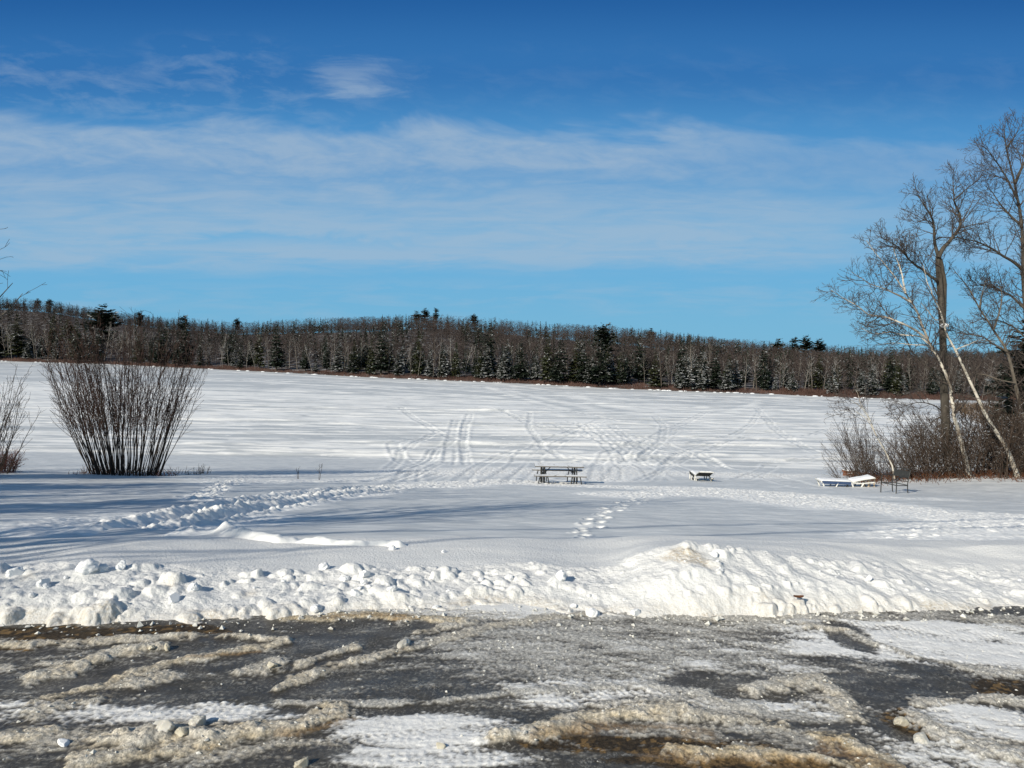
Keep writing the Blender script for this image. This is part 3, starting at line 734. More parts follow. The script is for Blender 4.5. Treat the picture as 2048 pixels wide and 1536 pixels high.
for k in range(80):
    r0_ = rl_.uniform(748, 925); sl_ = rl_.normal(.022, .012) * (925 - r0_) / 170; x0 = rl_.uniform(-200, 1500); ln = rl_.uniform(350, 1500)
    LINES.append([(x0 + ln * t, r0_ + sl_ * ln * t + rl_.normal() * 1.2 + math.sin(t * 3 + k) * 2) for t in np.linspace(0, 1, 5)])
for i, pts in enumerate(LINES):
    w = (.95 + .4 * (i % 3)) if i < 14 else rl_.uniform(.25, .7)
    D, _ = polydist(KX + .5 * st2, KY + .6 * st2, lpk(pts), 4 * w)
    k = np.exp(-(D / w) ** 2); kr = np.maximum(kr, .95 * k); kz += .07 * k
    g = np.exp(-((D - w * 1.9) / (w * .6)) ** 2); kr *= 1 - .5 * g
chips = sst(.16, .36, fbm(KX * .8, KY * 1.3, 4, 151, .65)) * (1 - sst(70, 100, KY)) * (.4 + .6 * np.exp(-((KX - 6) / 28) ** 2))
kr = np.maximum(kr, .9 * chips)
kc = 1 - kr  # rough lake snow coloured brighter for sun-facing bumps, smooth crust dimmer
kt = np.zeros_like(KX)
sleds(KX, KY, kz, kt, kc, .55, st2)
kz += kr * .10 * st2 + .05 * kr * fbm(KX * .5, KY * 1.1, 3, 137)
link('frozen_lake', grid_mesh('frozen_lake', KX, KY, kz, SNOW_LAKE, {'dirt': np.zeros_like(KX), 'crust_shade': np.clip(kc, 0, 1)}))['kind'] = 'structure'
# ------------------------------------------------------------------ wood growth
def unit(v):
    return v / (np.linalg.norm(v) + 1e-9)

def perp(d, rng):
    r = rng.normal(size=3); r -= d * (r @ d)
    return unit(r)

def curve(p0, d, length, n, up, wig, rng):
    pts = [np.array(p0, float)]; d = unit(d)
    for i in range(n - 1):
        d = unit(d + np.array([0, 0, up]) / (n - 1) + rng.normal(size=3) * wig)
        pts.append(pts[-1] + d * length / (n - 1))
    return np.array(pts)

def spawn(T, pts, rad, lvl, rng, P, twigs=None):
    """side branches on a limb; P: per level dict of lists"""
    if lvl >= len(P['n']): return
    seg = np.linalg.norm(np.diff(pts, axis=0), axis=1); cum = np.concatenate([[0], np.cumsum(seg)]); Lg = cum[-1]
    cnt = int(P['n'][lvl] * Lg + rng.random())
    t0 = P['t0'][lvl]
    for k in range(cnt):
        t = t0 + (1 - t0) * ((k + rng.random()) / cnt)
        s = t * Lg; i = min(np.searchsorted(cum, s, 'right') - 1, len(seg) - 1)
        f = (s - cum[i]) / (seg[i] + 1e-9)
        p = pts[i] * (1 - f) + pts[i + 1] * f; r = rad[i] * (1 - f) + rad[i + 1] * f
        tg = unit(pts[i + 1] - pts[i])
        a = math.radians(rng.uniform(*P['ang'][lvl]))
        d = tg * math.cos(a) + perp(tg, rng) * math.sin(a)
        ln = P['len'][lvl] * rng.uniform(.5, 1.15) * (1.1 - .84 * t)
        n = P['pts'][lvl]
        c = curve(p, d, ln, n, P['up'][lvl] * rng.uniform(.4, 1.4), P['wig'][lvl], rng)
        r0 = min(r * .62, P['r'][lvl] * rng.uniform(.7, 1.2)); r1 = P['tip']
        rr = r1 + (max(r0, r1) - r1) * (1 - np.linspace(0, 1, n) ** .8)
        tgt = T if (twigs is None or lvl < P.get('split', 0)) else twigs
        tgt.add(c, rr, 5 if r0 > .03 else 3)
        spawn(T, c, rr, lvl + 1, rng, P, twigs)

def trace(pixels, dist, jitter, rng, slope=0.):
    """a limb seen in the photo, set at its distance with some depth of its own"""
    out = []
    for k, (px, py) in enumerate(pixels):
        out.append(at(px, py, dist + slope * k + (rng.normal() * jitter if k else 0)))
    P = np.array(out)
    seg = np.linalg.norm(np.diff(P, axis=0), axis=1); cum = np.concatenate([[0], np.cumsum(seg)])
    t = np.linspace(0, cum[-1], max(6, 3 * len(P)))
    f = [pchip(cum, P[:, i]) for i in range(3)]
    return np.stack([g(t) for g in f], 1)

def taper(pts, r0, r1, pw=1.):
    return r0 + (r1 - r0) * np.linspace(0, 1, len(pts)) ** pw

# ------------------------------------------------------------------ bark and needle materials
M_BARK = simple_mat('grey_bark', (.135, .115, .092), .85, .4, 9, .15, stretch=(1, 1, .25), bmp=.02)
M_DARKBARK = simple_mat('furrowed_bark', (.072, .063, .052), .9, .5, 7, .1, stretch=(1, 1, .2), bmp=.04)
M_TWIG = simple_mat('twig_bark', (.085, .068, .058), .8, .35, 5, .2, snow=.0, snow_scale=5)
M_STEM = simple_mat('dark_stem_bark', (.050, .037, .028), .8, .4, 6, .2)
M_BUSHTWIG = simple_mat('bush_twig_bark', (.068, .040, .032), .8, .35, 6, .2)
M_REDSTEM = simple_mat('red_stem_bark', (.16, .075, .06), .8, .35, 6, .2)
M_BRUSH = simple_mat('brush_stem', (.066, .047, .035), .85, .4, 4, .2, snow=.22, snow_scale=7)
M_LEAF = simple_mat('dry_leaf', (.14, .06, .03), .8, .4, 5, .2)
M_FARBARK = simple_mat('far_tree_bark', (.115, .095, .08), .85, .35, 2, .1, snow=.5, snow_scale=.9, sc=(.50, .51, .51), zlow=.05, zhigh=.4)
M_FARPALE = simple_mat('far_pale_bark', (.25, .225, .195), .85, .3, 2, .1, snow=.4, snow_scale=.9, sc=(.50, .51, .51), zlow=.05, zhigh=.4)
M_NEEDLE = simple_mat('dark_needles', (.020, .030, .018), .8, .4, 1.5, .2, snow=.16, snow_scale=1.1, sc=(.50, .51, .51), zlow=.1, zhigh=.6)
M_NEEDLES = simple_mat('snowy_needles', (.024, .034, .022), .8, .4, 1.5, .2, snow=.42, snow_scale=1.0, sc=(.50, .51, .51), zlow=.1, zhigh=.5)
M_NEEDLEG = simple_mat('olive_needles', (.045, .052, .020), .8, .35, 1.5, .2, snow=.16, snow_scale=1.1, sc=(.50, .51, .51), zlow=.1, zhigh=.6)
M_HILLTWIG = simple_mat('hill_twigs', (.070, .056, .051), .9, .35, .25, .05)
def birch_mat():
    m, nt, N, L, b = new_mat('birch_bark')
    P = objpos(nt, (1, 1, 5)); f = noise(nt, P, 2.6, 5, .65)
    P2 = objpos(nt, (1, 1, 1)); g = noise(nt, P2, 1.1, 4)
    c = mixc(nt, mapr(nt, f, .56, .64), (.56, .52, .44), (.08, .06, .05))
    c = mixc(nt, mapr(nt, g, .46, .64), c, (.24, .19, .14))
    L.new(c, b.inputs['Base Color']); b.inputs['Roughness'].default_value = .7
    bump(nt, f, .4, .01, b)
    return m
M_BIRCH = birch_mat()

# ------------------------------------------------------------------ trees at the right edge
PT = dict(n=[4.6, 5.2, 5.8], t0=[.25, .2, .15], ang=[(28, 62), (28, 60), (25, 65)], len=[1.9, .95, .42], up=[.35, .25, .15], wig=[.10, .12, .14], r=[.030, .014, .009], pts=[6, 4, 3], tip=.0066, split=1)
def traced_tree(name, label, limbs, mat, seed, dist, P=PT, thin=1.):
    """limbs: (pixels, r0, r1, depth slope, bears branches, sides)"""
    rng = np.random.default_rng(seed)
    T, TW = Tubes(), Tubes()
    base = None
    limb_meshes = []
    for li, (px, r0, r1, slope, bear) in enumerate(limbs):
        pts = trace(px, dist, .10, rng, slope)
        if base is None:
            base = pts[0].copy(); pts[0][2] -= .35
        rad = taper(pts, r0 * thin, max(r1 * thin, .009), .75)
        T.add(pts, rad, 10 if r0 > .06 else 7)
        if bear:
            Q = dict(P); Q['n'] = [P['n'][0] * bear] + list(P['n'][1:])
            spawn(TW, pts, rad, 0, rng, Q)
    root = empty(name, base, 0, label, 'tree')
    for nm, tt, mt in (('trunk', T, mat), ('crown', TW, M_TWIG)):
        V, Fq = tt.arrays()
        link(nm, mk_mesh(name + '_' + nm, V - base, Fq, mt), root)
    return root, base

big, big_base = traced_tree('maple_tree', 'tall dark trunked bare tree with snow in its fork, tallest trunk behind the folding chair', [
    ([(1900, 957), (1895, 900), (1891, 850), (1888, 760), (1886, 690), (1885, 650), (1881, 590), (1877, 531), (1877, 512)], .31, .17, 0, 0),
    ([(1887, 650), (1889, 610), (1890, 571), (1884, 530), (1878, 514)], .13, .10, .03, .4),
    ([(1877, 514), (1886, 497), (1897, 485), (1912, 465), (1921, 447), (1920, 430), (1913, 415), (1908, 402), (1906, 368), (1907, 338)], .15, .012, .12, 1.25),
    ([(1877, 514), (1872, 497), (1869, 481), (1867, 446), (1858, 425), (1850, 414), (1842, 400), (1834, 391), (1826, 386)], .12, .012, -.10, 1.3),
    ([(1874, 562), (1868, 557), (1842, 537), (1819, 520), (1803, 500), (1780, 484), (1752, 470)], .10, .012, -.22, 1.2),
    ([(1869, 481), (1885, 474), (1910, 478), (1940, 486)], .05, .012, .2, 1.2),
    ([(1909, 399), (1925, 385), (1940, 372), (1955, 362)], .05, .01, .2, 1.3),
    ([(1867, 446), (1850, 440), (1836, 444), (1824, 448)], .04, .01, -.2, 1.3),
    ([(1880, 600), (1866, 570), (1858, 545), (1846, 520), (1836, 500)], .05, .012, .3, 1.2),
    ([(1888, 792), (1874, 762), (1862, 742), (1826, 707), (1807, 668), (1784, 653), (1760, 633), (1738, 622)], .055, .012, -.1, .7),
    ([(1887, 826), (1870, 812), (1852, 806), (1838, 805), (1810, 812), (1778, 822)], .045, .01, -.15, 1.2),
    ([(1884, 832), (1864, 845), (1850, 870), (1836, 884)], .03, .01, .1, 1.),
], M_DARKBARK, 101, 31.5, thin=.70)
birch_a, _ = traced_tree('birch_tree', 'white birch leaning left beside the dark trunk, its crown reaching farthest left over the brush', [
    ([(1940, 958), (1932, 921), (1924, 890), (1917, 866), (1908, 829), (1902, 785), (1893, 752), (1882, 728), (1871, 706), (1856, 680), (1838, 633), (1811, 586), (1793, 558), (1772, 531), (1750, 505), (1733, 481)], .108, .012, .06, .95),
    ([(1852, 676), (1830, 660), (1800, 645), (1770, 634), (1740, 630), (1715, 612), (1690, 598), (1662, 580)], .055, .012, -.15, 1.1),
    ([(1822, 604), (1796, 590), (1770, 578), (1745, 570), (1722, 556), (1704, 545)], .045, .01, -.2, 1.1),
    ([(1811, 586), (1806, 560), (1800, 535), (1790, 508), (1784, 485)], .045, .012, .15, 1.1),
    ([(1860, 690), (1835, 672), (1806, 670), (1780, 664), (1750, 668), (1722, 656)], .04, .012, .2, 1.),
    ([(1872, 708), (1850, 690), (1830, 690), (1790, 686), (1750, 690)], .035, .01, .2, .8),
], M_BIRCH, 103, 30.4)
birch_b, _ = traced_tree('birch_tree', 'white birch leaning left across the brush, rightmost of the pale trunks', [
    ([(2040, 968), (2025, 925), (2009, 888), (1989, 859), (1972, 831), (1959, 803), (1935, 752), (1922, 724), (1906, 691), (1893, 668), (1886, 640), (1876, 612), (1864, 586), (1853, 560), (1846, 530)], .110, .012, .05, .6),
    ([(1886, 640), (1872, 640), (1856, 622), (1842, 606)], .03, .012, -.2, .8),
    ([(1910, 700), (1935, 690), (1962, 680), (1990, 684)], .03, .01, .2, .7),
], M_BIRCH, 105, 30.0)
stem_c, _ = traced_tree('maple_tree', 'grey bare tree with crooked trunk leaning left at the right edge of the brush', [
    ([(2056, 972), (2050, 880), (2040, 810), (2030, 766), (2014, 703), (1987, 660), (1959, 617), (1936, 574), (1909, 543)], .15, .014, .04, .8),
    ([(2014, 703), (1990, 690), (1960, 672), (1930, 668), (1900, 660)], .05, .012, -.2, 1.),
    ([(1987, 660), (2000, 620), (2004, 590), (1996, 560)], .05, .012, .2, 1.1),
    ([(1959, 617), (1965, 585), (1972, 560)], .045, .012, .2, 1.1),
    ([(2030, 766), (2000, 760), (1960, 748), (1925, 748)], .04, .012, .2, .8),
], M_BARK, 109, 33.5)
PB = dict(PT); PB['n'] = [4.4, 5.0, 5.2]; PB['len'] = [2.4, 1.1, .46]
big_d, _ = traced_tree('oak_tree', 'tallest bare tree, its crown cut by the right edge of the photo', [
    ([(2082, 985), (2072, 860), (2062, 740), (2054, 640), (2047, 551), (2044, 453), (2030, 372), (2021, 332), (2012, 296), (2008, 252)], .26, .014, .02, 1.),
    ([(2046, 540), (2024, 522), (2006, 512), (1985, 498), (1967, 489), (1945, 481), (1920, 477), (1895, 474)], .08, .012, -.12, 1.2),
    ([(2044, 453), (2020, 430), (2000, 408), (1985, 385), (1968, 370)], .06, .012, .2, 1.2),
    ([(2030, 367), (2046, 330), (2060, 300), (2066, 262)], .08, .012, .2, 1.2),
    ([(2052, 620), (2020, 590), (1995, 580), (1965, 570), (1940, 572)], .07, .012, .25, 1.2),
    ([(2035, 400), (2010, 350), (1990, 320), (1975, 300), (1962, 290)], .05, .012, -.2, 1.2),
    ([(2054, 640), (2090, 560), (2110, 480)], .10, .02, .2, 1.2),
    ([(2012, 296), (2030, 272), (2040, 250)], .04, .012, .1, 1.2),
    ([(2056, 680), (2020, 650), (1990, 640), (1960, 648)], .05, .012, .2, 1.),
], M_DARKBARK, 111, 34.0, PB)
sap, _ = traced_tree('birch_sapling', 'slim pale sapling leaning left out of the brush behind the lounge chair', [
    ([(1790, 942), (1775, 912), (1753, 872), (1736, 831), (1718, 796), (1712, 780)], .038, .008, .05, 0),
    ([(1753, 872), (1735, 840), (1715, 825), (1695, 815)], .02, .006, .1, .8), ([(1740, 842), (1722, 815), (1700, 800), (1680, 795)], .016, .006, -.1, 1.),
], M_BIRCH, 113, 29.6)
# snow cushion lodged in the fork of the big trunk
import bmesh
def blob(name, mat, scale, seed, sub=3, amp=.25, freq=2.2, flat=None):
    bm = bmesh.new(); bmesh.ops.create_icosphere(bm, subdivisions=sub, radius=1)
    V = np.array([v.co[:] for v in bm.verts])
    d = 1 + amp * (fbm(V[:, 0] * freq + seed, V[:, 1] * freq + V[:, 2] * 1.7, 3, seed % 50) + .6 * fbm(V[:, 2] * freq * 1.3 + seed * 2, V[:, 0] * freq - V[:, 1], 3, seed % 47 + 1))
    V = V * d[:, None]
    if flat is not None:
        rngb = np.random.default_rng(seed)
        for _ in range(flat):
            n = unit(rngb.normal(size=3)); h = rngb.uniform(.45, .75)
            s = V @ n; V = V - np.maximum(s - h, 0)[:, None] * n
    for v, c_ in zip(bm.verts, V * np.array(scale)): v.co = c_
    me = bpy.data.meshes.new(name); bm.to_mesh(me); bm.free()
    me.materials.append(mat)
    for p in me.polygons: p.use_smooth = flat is None
    return me
M_CLOD = simple_mat('clod_snow', (.88, .89, .90), .6, .04, 12, .25, bmp=.01)
M_ICE = simple_mat('dirty_ice', (.52, .48, .39), .42, .30, 14, .45, bmp=.012)
M_ICEG = simple_mat('grey_ice', (.54, .52, .47), .45, .25, 12, .5, bmp=.008)
for m_ in (M_ICE, M_ICEG):
    b_ = m_.node_tree.nodes['Principled BSDF']; b_.inputs['Subsurface Weight'].default_value = .5; b_.inputs['Subsurface Radius'].default_value = (.03, .025, .018); b_.inputs['Subsurface Scale'].default_value = 1.0
M_CRUMB = simple_mat('slush_crumb', (.66, .65, .60), .6, .3, 30, .3)
o = link('snow_cushion', blob('snow_cushion', M_CLOD, (.19, .16, .10), 3), None, at(1889, 651, 31.2))
tag(o, 'small cushion of snow lodged on the fork of the dark trunk', 'snow')

# ------------------------------------------------------------------ shrubs
def shrub_mesh(seed, stems, base_r, spread, height, r0, P, mat, name, lean=(0, 0), bend=.25, vary=(.6, 1.05), squash=.7):
    rng = np.random.default_rng(seed); T, TW = Tubes(), Tubes()
    for k in range(stems):
        a = rng.random() * 2 * pi; q = math.sqrt(rng.random())
        b = np.array([math.cos(a) * q * base_r, math.sin(a) * q * base_r * squash, -.12])
        h = height * rng.uniform(*vary) * (1 - .22 * q * q)
        tilt = spread * q * rng.uniform(.7, 1.15)
        d = np.array([math.cos(a) * tilt + lean[0], math.sin(a) * tilt * squash + lean[1], 1.0])
        c = curve(b, d, h * (1 + .3 * tilt), 8, rng.uniform(min(-bend * .2, bend), max(-bend * .2, bend)), .05, rng)
        rr = taper(c, r0 * rng.uniform(.6, 1.2), P['tip'], .8)
        T.add(c, rr, 5)
        spawn(TW, c, rr, 0, rng, P)
    return T, TW
PSB = dict(n=[2.5, 3.3], t0=[.30, .12], ang=[(14, 42), (20, 55)], len=[1.35, .55], up=[.35, .2], wig=[.08, .12], r=[.012, .007], pts=[4, 3], tip=.0045)
def shrub(name, label, group, base, seed, mat, twmat, one=False, **k):
    T, TW = shrub_mesh(seed, mat=mat, name=name, **k)
    if one:
        for kk, L_ in TW.p.items(): T.p.setdefault(kk, []).extend(L_)
        return tag(link(name, T.mesh(name, mat), None, base), label, 'shrub', group)
    root = empty(name, base, 0, label, 'shrub', group)
    for nm, tt, mt in (('stems', T, mat), ('twigs', TW, twmat)):
        V, Fq = tt.arrays(); link(nm, mk_mesh(name + '_' + nm, V, Fq, mt), root)
    return root
b0 = hit(252, 949)
bush = shrub('willow_shrub', 'large dark fan shaped bare shrub with many upright stems on the left of the snow', None, b0, 201, M_STEM, M_BUSHTWIG,
      stems=120, base_r=1.3, spread=.42, height=6.2, r0=.020, P=PSB, bend=.12, vary=(.66, 1.0))
# dry leaf litter and low twigs at its foot
rng = np.random.default_rng(205); T = Tubes()
for k in range(420):
    x, y = rng.uniform(-1.7, 1.9), rng.uniform(-1.0, .8)
    c = curve([x, y, -.03], [rng.normal() * .5, rng.normal() * .5, 1], rng.uniform(.08, .42), 4, -.1, .2, rng); T.add(c, taper(c, .008, .004), 3)
o = link('dry_stalks', T.mesh('dry_stalks', M_LEAF), None, b0); tag(o, 'low brown dead stalks poking from snow around the large shrub', 'undergrowth', kind='stuff')
b1 = hit(-34, 947)
PS2 = dict(PSB); PS2['n'] = [2.4, 3.0]; PS2['len'] = [1.0, .45]
shrub('willow_shrub', 'thin bare shrub with airy twigs cut by the left edge of the photo', None, b1, 207, M_STEM, M_TWIG, True, stems=38, base_r=.75, spread=.42, height=4.1, r0=.017, P=PS2, lean=(.14, 0), bend=.1)
PS3 = dict(n=[7, 6], t0=[.1, .1], ang=[(25, 70), (25, 70)], len=[.45, .22], up=[.1, .1], wig=[.15, .15], r=[.008, .006], pts=[4, 3], tip=.004)
shrub('berry_shrub', 'low dense reddish shrub at the foot of the left edge twigs', None, hit(-8, 944), 209, M_REDSTEM, M_REDSTEM, stems=120, base_r=.62, spread=.5, height=1.05, r0=.010, P=PS3, bend=-.1)
# small weeds in the open snow
PW_ = dict(n=[7], t0=[.3], ang=[(25, 60)], len=[.20], up=[.2], wig=[.1], r=[.006], pts=[3], tip=.0035)
for i, (px, py, st, br, h, lab) in enumerate([(384, 949, 16, .30, .30, 'low tuft of dry weeds just right of the large shrub'), (404, 948, 22, .28, .50, 'taller tuft of dry weeds farther right of the large shrub')]):
    T, TW = shrub_mesh(230 + i, st, br, .35, h, .008, PW_, None, 'weed')
    for kk, L_ in TW.p.items(): T.p.setdefault(kk, []).extend(L_)
    tag(link('weed_tuft', T.mesh('weed_tuft', M_BRUSH), None, hit(px, py)), lab, 'weed', 'dry weeds beside the large shrub')
PSAP = dict(n=[5, 3], t0=[.35, .3], ang=[(25, 55), (25, 50)], len=[.35, .12], up=[.5, .2], wig=[.06, .1], r=[.008, .005], pts=[4, 3], tip=.004)
for i, (px, py, h, lab) in enumerate([(597, 957, .72, 'small bare seedling alone in the snow, left one of a pair'), (637, 960, .78, 'small bare seedling alone in the snow, nearer the picnic table')]):
    T, TW = shrub_mesh(240 + i, 2, .04, .2, h, .011, PSAP, None, 'seedling')
    for kk, L_ in TW.p.items(): T.p.setdefault(kk, []).extend(L_)
    tag(link('seedling', T.mesh('seedling', M_STEM), None, hit(px, py)), lab, 'seedling', 'seedlings in the open snow')
# brush thicket at the right
PBR = dict(n=[3.8, 4.6], t0=[.10, .1], ang=[(22, 62), (25, 65)], len=[.95, .40], up=[.15, .1], wig=[.12, .14], r=[.012, .008], pts=[4, 3], tip=.0052)
variants = []
for i in range(4):
    T, TW = shrub_mesh(260 + i, 17, .7, .66, 2.8, .016, PBR, None, 'brush', lean=(-.25, 0), bend=-.05)
    for kk, L_ in TW.p.items(): T.p.setdefault(kk, []).extend(L_)
    variants.append(T.mesh('brush_shrub', M_BRUSH))
BR = [(1700, 944, .62), (1722, 946, .68), (1748, 944, .85), (1770, 947, .7), (1790, 944, 1.0), (1815, 947, .82), (1836, 945, 1.05), (1862, 949, .85), (1880, 947, 1.1), (1912, 950, .9), (1932, 952, 1.15), (1955, 953, 1.0),
      (1978, 957, 1.15), (2000, 957, 1.05), (2024, 962, 1.2), (2050, 962, 1.2), (2080, 967, 1.2), (1850, 930, 1.05), (1900, 930, 1.2), (1950, 935, 1.25), (2000, 940, 1.3), (2050, 945, 1.35), (2100, 955, 1.3)]
rng = np.random.default_rng(270)
names = ['leftmost low brush clump behind the lounge chair', 'second low brush clump from the left of the thicket', 'brush clump just left of the leaning sapling', 'low brush clump at the foot of the leaning sapling']
for i, (px, py, s) in enumerate(BR):
    d = 30.2 + (i % 3) * 1.0 + (3.5 if i > 16 else 0)
    p = at(px, py, d); p[2] = field_z(p[0], p[1])
    lab = names[i] if i < 4 else 'tangled brown brush clump in the thicket under the right hand trees'
    r = link('brush_shrub', variants[i % 4], None, p); tag(r, lab, 'shrub', 'brown brush clumps under the right hand trees')
    s *= 1.18 if px > 1840 else 1.0
    r.rotation_euler = (0, 0, rng.uniform(-.5, .5)); r.scale = (s, s, s * rng.uniform(.85, 1.05))
shrub('brush_shrub', 'tall open fan of thin bare stems leaning left at the left end of the brush', 'brown brush clumps under the right hand trees', hit(1728, 951), 281, M_BRUSH, M_BRUSH, stems=30, base_r=.55, spread=.40, height=3.3, r0=.015, P=dict(PSB, n=[2.6, 3.0]), lean=(-.42, 0), bend=.2)
# leaf litter under the thicket
T = Tubes()
for k in range(2600):
    px = rng.uniform(1705, 2120); py = 949 + (px - 1705) * .045 + rng.normal() * 5
    p = at(px, py, 30 + rng.normal() * .8 + rng.random() * 3); p[2] = field_z(p[0], p[1])
    c = curve(p - [0, 0, .03], [rng.normal() * .6 - .2, rng.normal() * .5, .8], rng.uniform(.08, .5), 4, -.2, .2, rng); T.add(c, taper(c, .012, .005), 3)
o = link('leaf_litter', T.mesh('leaf_litter', M_LEAF)); tag(o, 'reddish brown dead leaves and stalks under the thicket', 'undergrowth', kind='stuff')

# ------------------------------------------------------------------ generic bare trees (left edge and the ones whose shadows cross the snow)
def bare_tree(name, label, base, seed, h, r0, mat, lean=(0, 0), P=None, group=None, n1=18, L1=.42, low=.28):
    rng = np.random.default_rng(seed); T, TW = Tubes(), Tubes()
    tr_ = curve([0, 0, -.3], [lean[0], lean[1], 1], h, 12, .15, .035, rng); rad = taper(tr_, r0, .012, .8); T.add(tr_, rad, 9)
    P = P or dict(n=[1.6, 2.6, 3.0], t0=[.2, .15, .1], ang=[(25, 55), (25, 60), (25, 60)], len=[1.5, .8, .4], up=[.3, .2, .1], wig=[.1, .12, .14], r=[.03, .014, .008], pts=[5, 4, 3], tip=.006)
    for k in range(n1):
        t = low + (.98 - low) * (k + rng.random()) / n1; i = int(t * 11); p = tr_[i]
        a = k * 2.4 + rng.normal() * .4; el_ = math.radians(rng.uniform(20, 50) + 20 * t)
        d = np.array([math.cos(a) * math.cos(el_), math.sin(a) * math.cos(el_), math.sin(el_)])
        c = curve(p, d, h * L1 * (1.05 - .75 * t) * rng.uniform(.8, 1.2), 8, .4, .08, rng); rr = taper(c, min(rad[i] * .6, .09), .009, .8)
        T.add(c, rr, 6); spawn(TW, c, rr, 0, rng, P)
    root = empty(name, base, 0, label, 'tree', group)
    for nm, tt, mt in (('trunk', T, mat), ('crown', TW, M_TWIG)):
        V, Fq = tt.arrays(); link(nm, mk_mesh(name + '_' + nm, V, Fq, mt), root)
    return root
bare_tree('maple_tree', 'bare tree whose upturned branch tips reach in at the left edge of the photo', (-16.5, 21.5, float(ground(-19, 21))), 301, 9.4, .18, M_BARK, L1=.40, low=.5, n1=44)
OFFTREES = [(-11.5, .6, 11, .20), (-16, 2, 13, .18), (-20, 6, 12, .16), (-13.5, 3.6, 9, .11), (-18, 9, 11, .15), (-24, 11, 13, .18), (-27, 7, 14, .2), (-14.5, -2, 14, .17), (-22, 1.5, 13, .15), (-10.2, 2.0, 8, .09), (-17, 5, 10, .12), (-30, 14, 13, .18), (-26, -3, 15, .2), (-31, 1, 14, .18), (-35, 6, 15, .2), (-20, -5, 15, .18), (-38, 11, 15, .2), (-24, 4, 12, .16), (-15, 7.5, 9, .12), (-28, 4, 14, .17), (-12.5, 4.5, 7, .08), (-12.4, -.6, 12, .2), (-10.7, 1.6, 9, .15)]
# bare trees and a power line beside and behind the camera: they cast the streaks of shade on the snow
PSH = dict(n=[1.8, 2.6], t0=[.2, .2], ang=[(25, 55), (25, 60)], len=[1.5, .7], up=[.3, .2], wig=[.1, .12], r=[.03, .014], pts=[5, 3], tip=.008)
sh = []
for i, (x, y, h, r) in enumerate(OFFTREES):
    z = float(ground(x, y))
    if i < 4:
        t = bare_tree('roadside_tree', 'bare roadside tree standing left of the icy lot outside the picture', (x, y, z), 320 + i, h, r, M_BARK, P=PSH, group='bare trees left of the lot', n1=16); sh.append(t)
    else:
        s0 = sh[i % 4]; t = s0.copy(); COL.objects.link(t); t.location = (x, y, z); t.rotation_euler = (0, 0, i * 1.7); t.scale = [h / OFFTREES[i % 4][2]] * 3
        for ch in list(s0.children):
            c2 = ch.copy(); COL.objects.link(c2); c2.parent = t
#SHADOWPINES
rng = np.random.default_rng(905); k = 0
while k < 22:
    x, y = rng.uniform(-21, -9.3), rng.uniform(-1, 14)
    if x > -.80 * y - 3.6 or x + .9 * (6.5 - y) > -5.4 and y < 6.5: continue
    if k == 0:
        sp = bare_tree('roadside_sapling', 'thin bare sapling left of the icy lot outside the picture', (x, y, float(ground(x, y))), 930, 6.5, .055, M_BARK, P=PSH, group='saplings left of the lot', n1=7, L1=.25, low=.45)
    else:
        t = sp.copy(); COL.objects.link(t); t.location = (x, y, float(ground(x, y))); t.rotation_euler = (rng.normal() * .05, rng.normal() * .05, rng.random() * 6); t.scale = [rng.uniform(.7, 1.35)] * 3
        for ch in list(sp.children):
            c2 = ch.copy(); COL.objects.link(c2); c2.parent = t
    k += 1
M_POLE = simple_mat('pole_wood', (.16, .12, .09), .85, .3, 6, .2)
M_WIRE = simple_mat('wire_rubber', (.03, .03, .03), .6, .1, 5, .3)
pa, pb = np.array([-46., -13.5, 0.]), np.array([15.5, 7.6, 0.])
for p in (pa, pb):
    T = Tubes(); T.add([[0, 0, -.3], [0, 0, 4], [0, 0, 8.2]], [.15, .13, .11], 12)
    r = empty('utility_pole', p, 0, 'wooden utility pole beside the lot outside the picture', 'pole', 'utility poles by the lot')
    link('post', T.mesh('pole_post', M_POLE), r)
    link('crossarm', boxes_mesh('pole_crossarm', [((0, 0, 7.6), (.1, 1.3, .12), None)], M_POLE, .01), r)
for k, (o_, z_) in enumerate([(.55, 7.7), (-.45, 7.7)]):
    T = Tubes(); t = np.linspace(0, 1, 24)
    q = pa[None] + (pb - pa)[None] * t[:, None]; q[:, 1] += o_; q[:, 2] = z_ - 1.0 * 4 * t * (1 - t) * .5
    T.add(q, np.full(24, .03), 6)
    tag(link('power_line', T.mesh('power_line', M_WIRE)), 'dark overhead power line strung between the utility poles', 'power line', 'power lines by the lot')

# ------------------------------------------------------------------ hills and forest
SHX = np.array([-900, -400, 0, 250, 500, 750, 1000, 1250, 1500, 1700, 1900, 2048, 2500, 3000])
SHY = np.array([706, 714, 722, 730, 742, 755, 765, 778, 787, 795, 800, 804, 812, 820])
SKX = np.array([-900, -400, 0, 100, 200, 330, 480, 600, 700, 830, 900, 960, 1100, 1250, 1400, 1500, 1600, 1750, 1900, 2048, 2500, 3000])
SKY = np.array([590, 596, 600, 604, 618, 636, 650, 644, 638, 630, 632, 640, 654, 660, 673, 684, 694, 702, 704, 704, 706, 706])
def shore(px):
    return on_plane(px, np.interp(px, SHX, SHY), LAKE)
def crest(px):
    D0 = shore(px)[1]; Dc = D0 * 1.25 + 125
    q = at(px, np.interp(px, SKX, SKY), Dc)
    q[2] = max(q[2] - 6.6, LAKE + 1.5)
    return q
def hill(px, s):
    """s 0 at the shore, 1 at the crest, above 1 beyond it"""
    a, b = shore(px), crest(px)
    q = a + (b - a) * s
    k = min(s, 1.0); e = k * k * (3 - 2 * k) * .75 + k * .25
    q[2] = LAKE + .5 * min(1, s * 25) + (b[2] - LAKE) * e - (max(0, s - 1) * 14)
    q[2] += .8 * math.sin(px * .011 + s * 9) * min(1, s * 4)
    return q
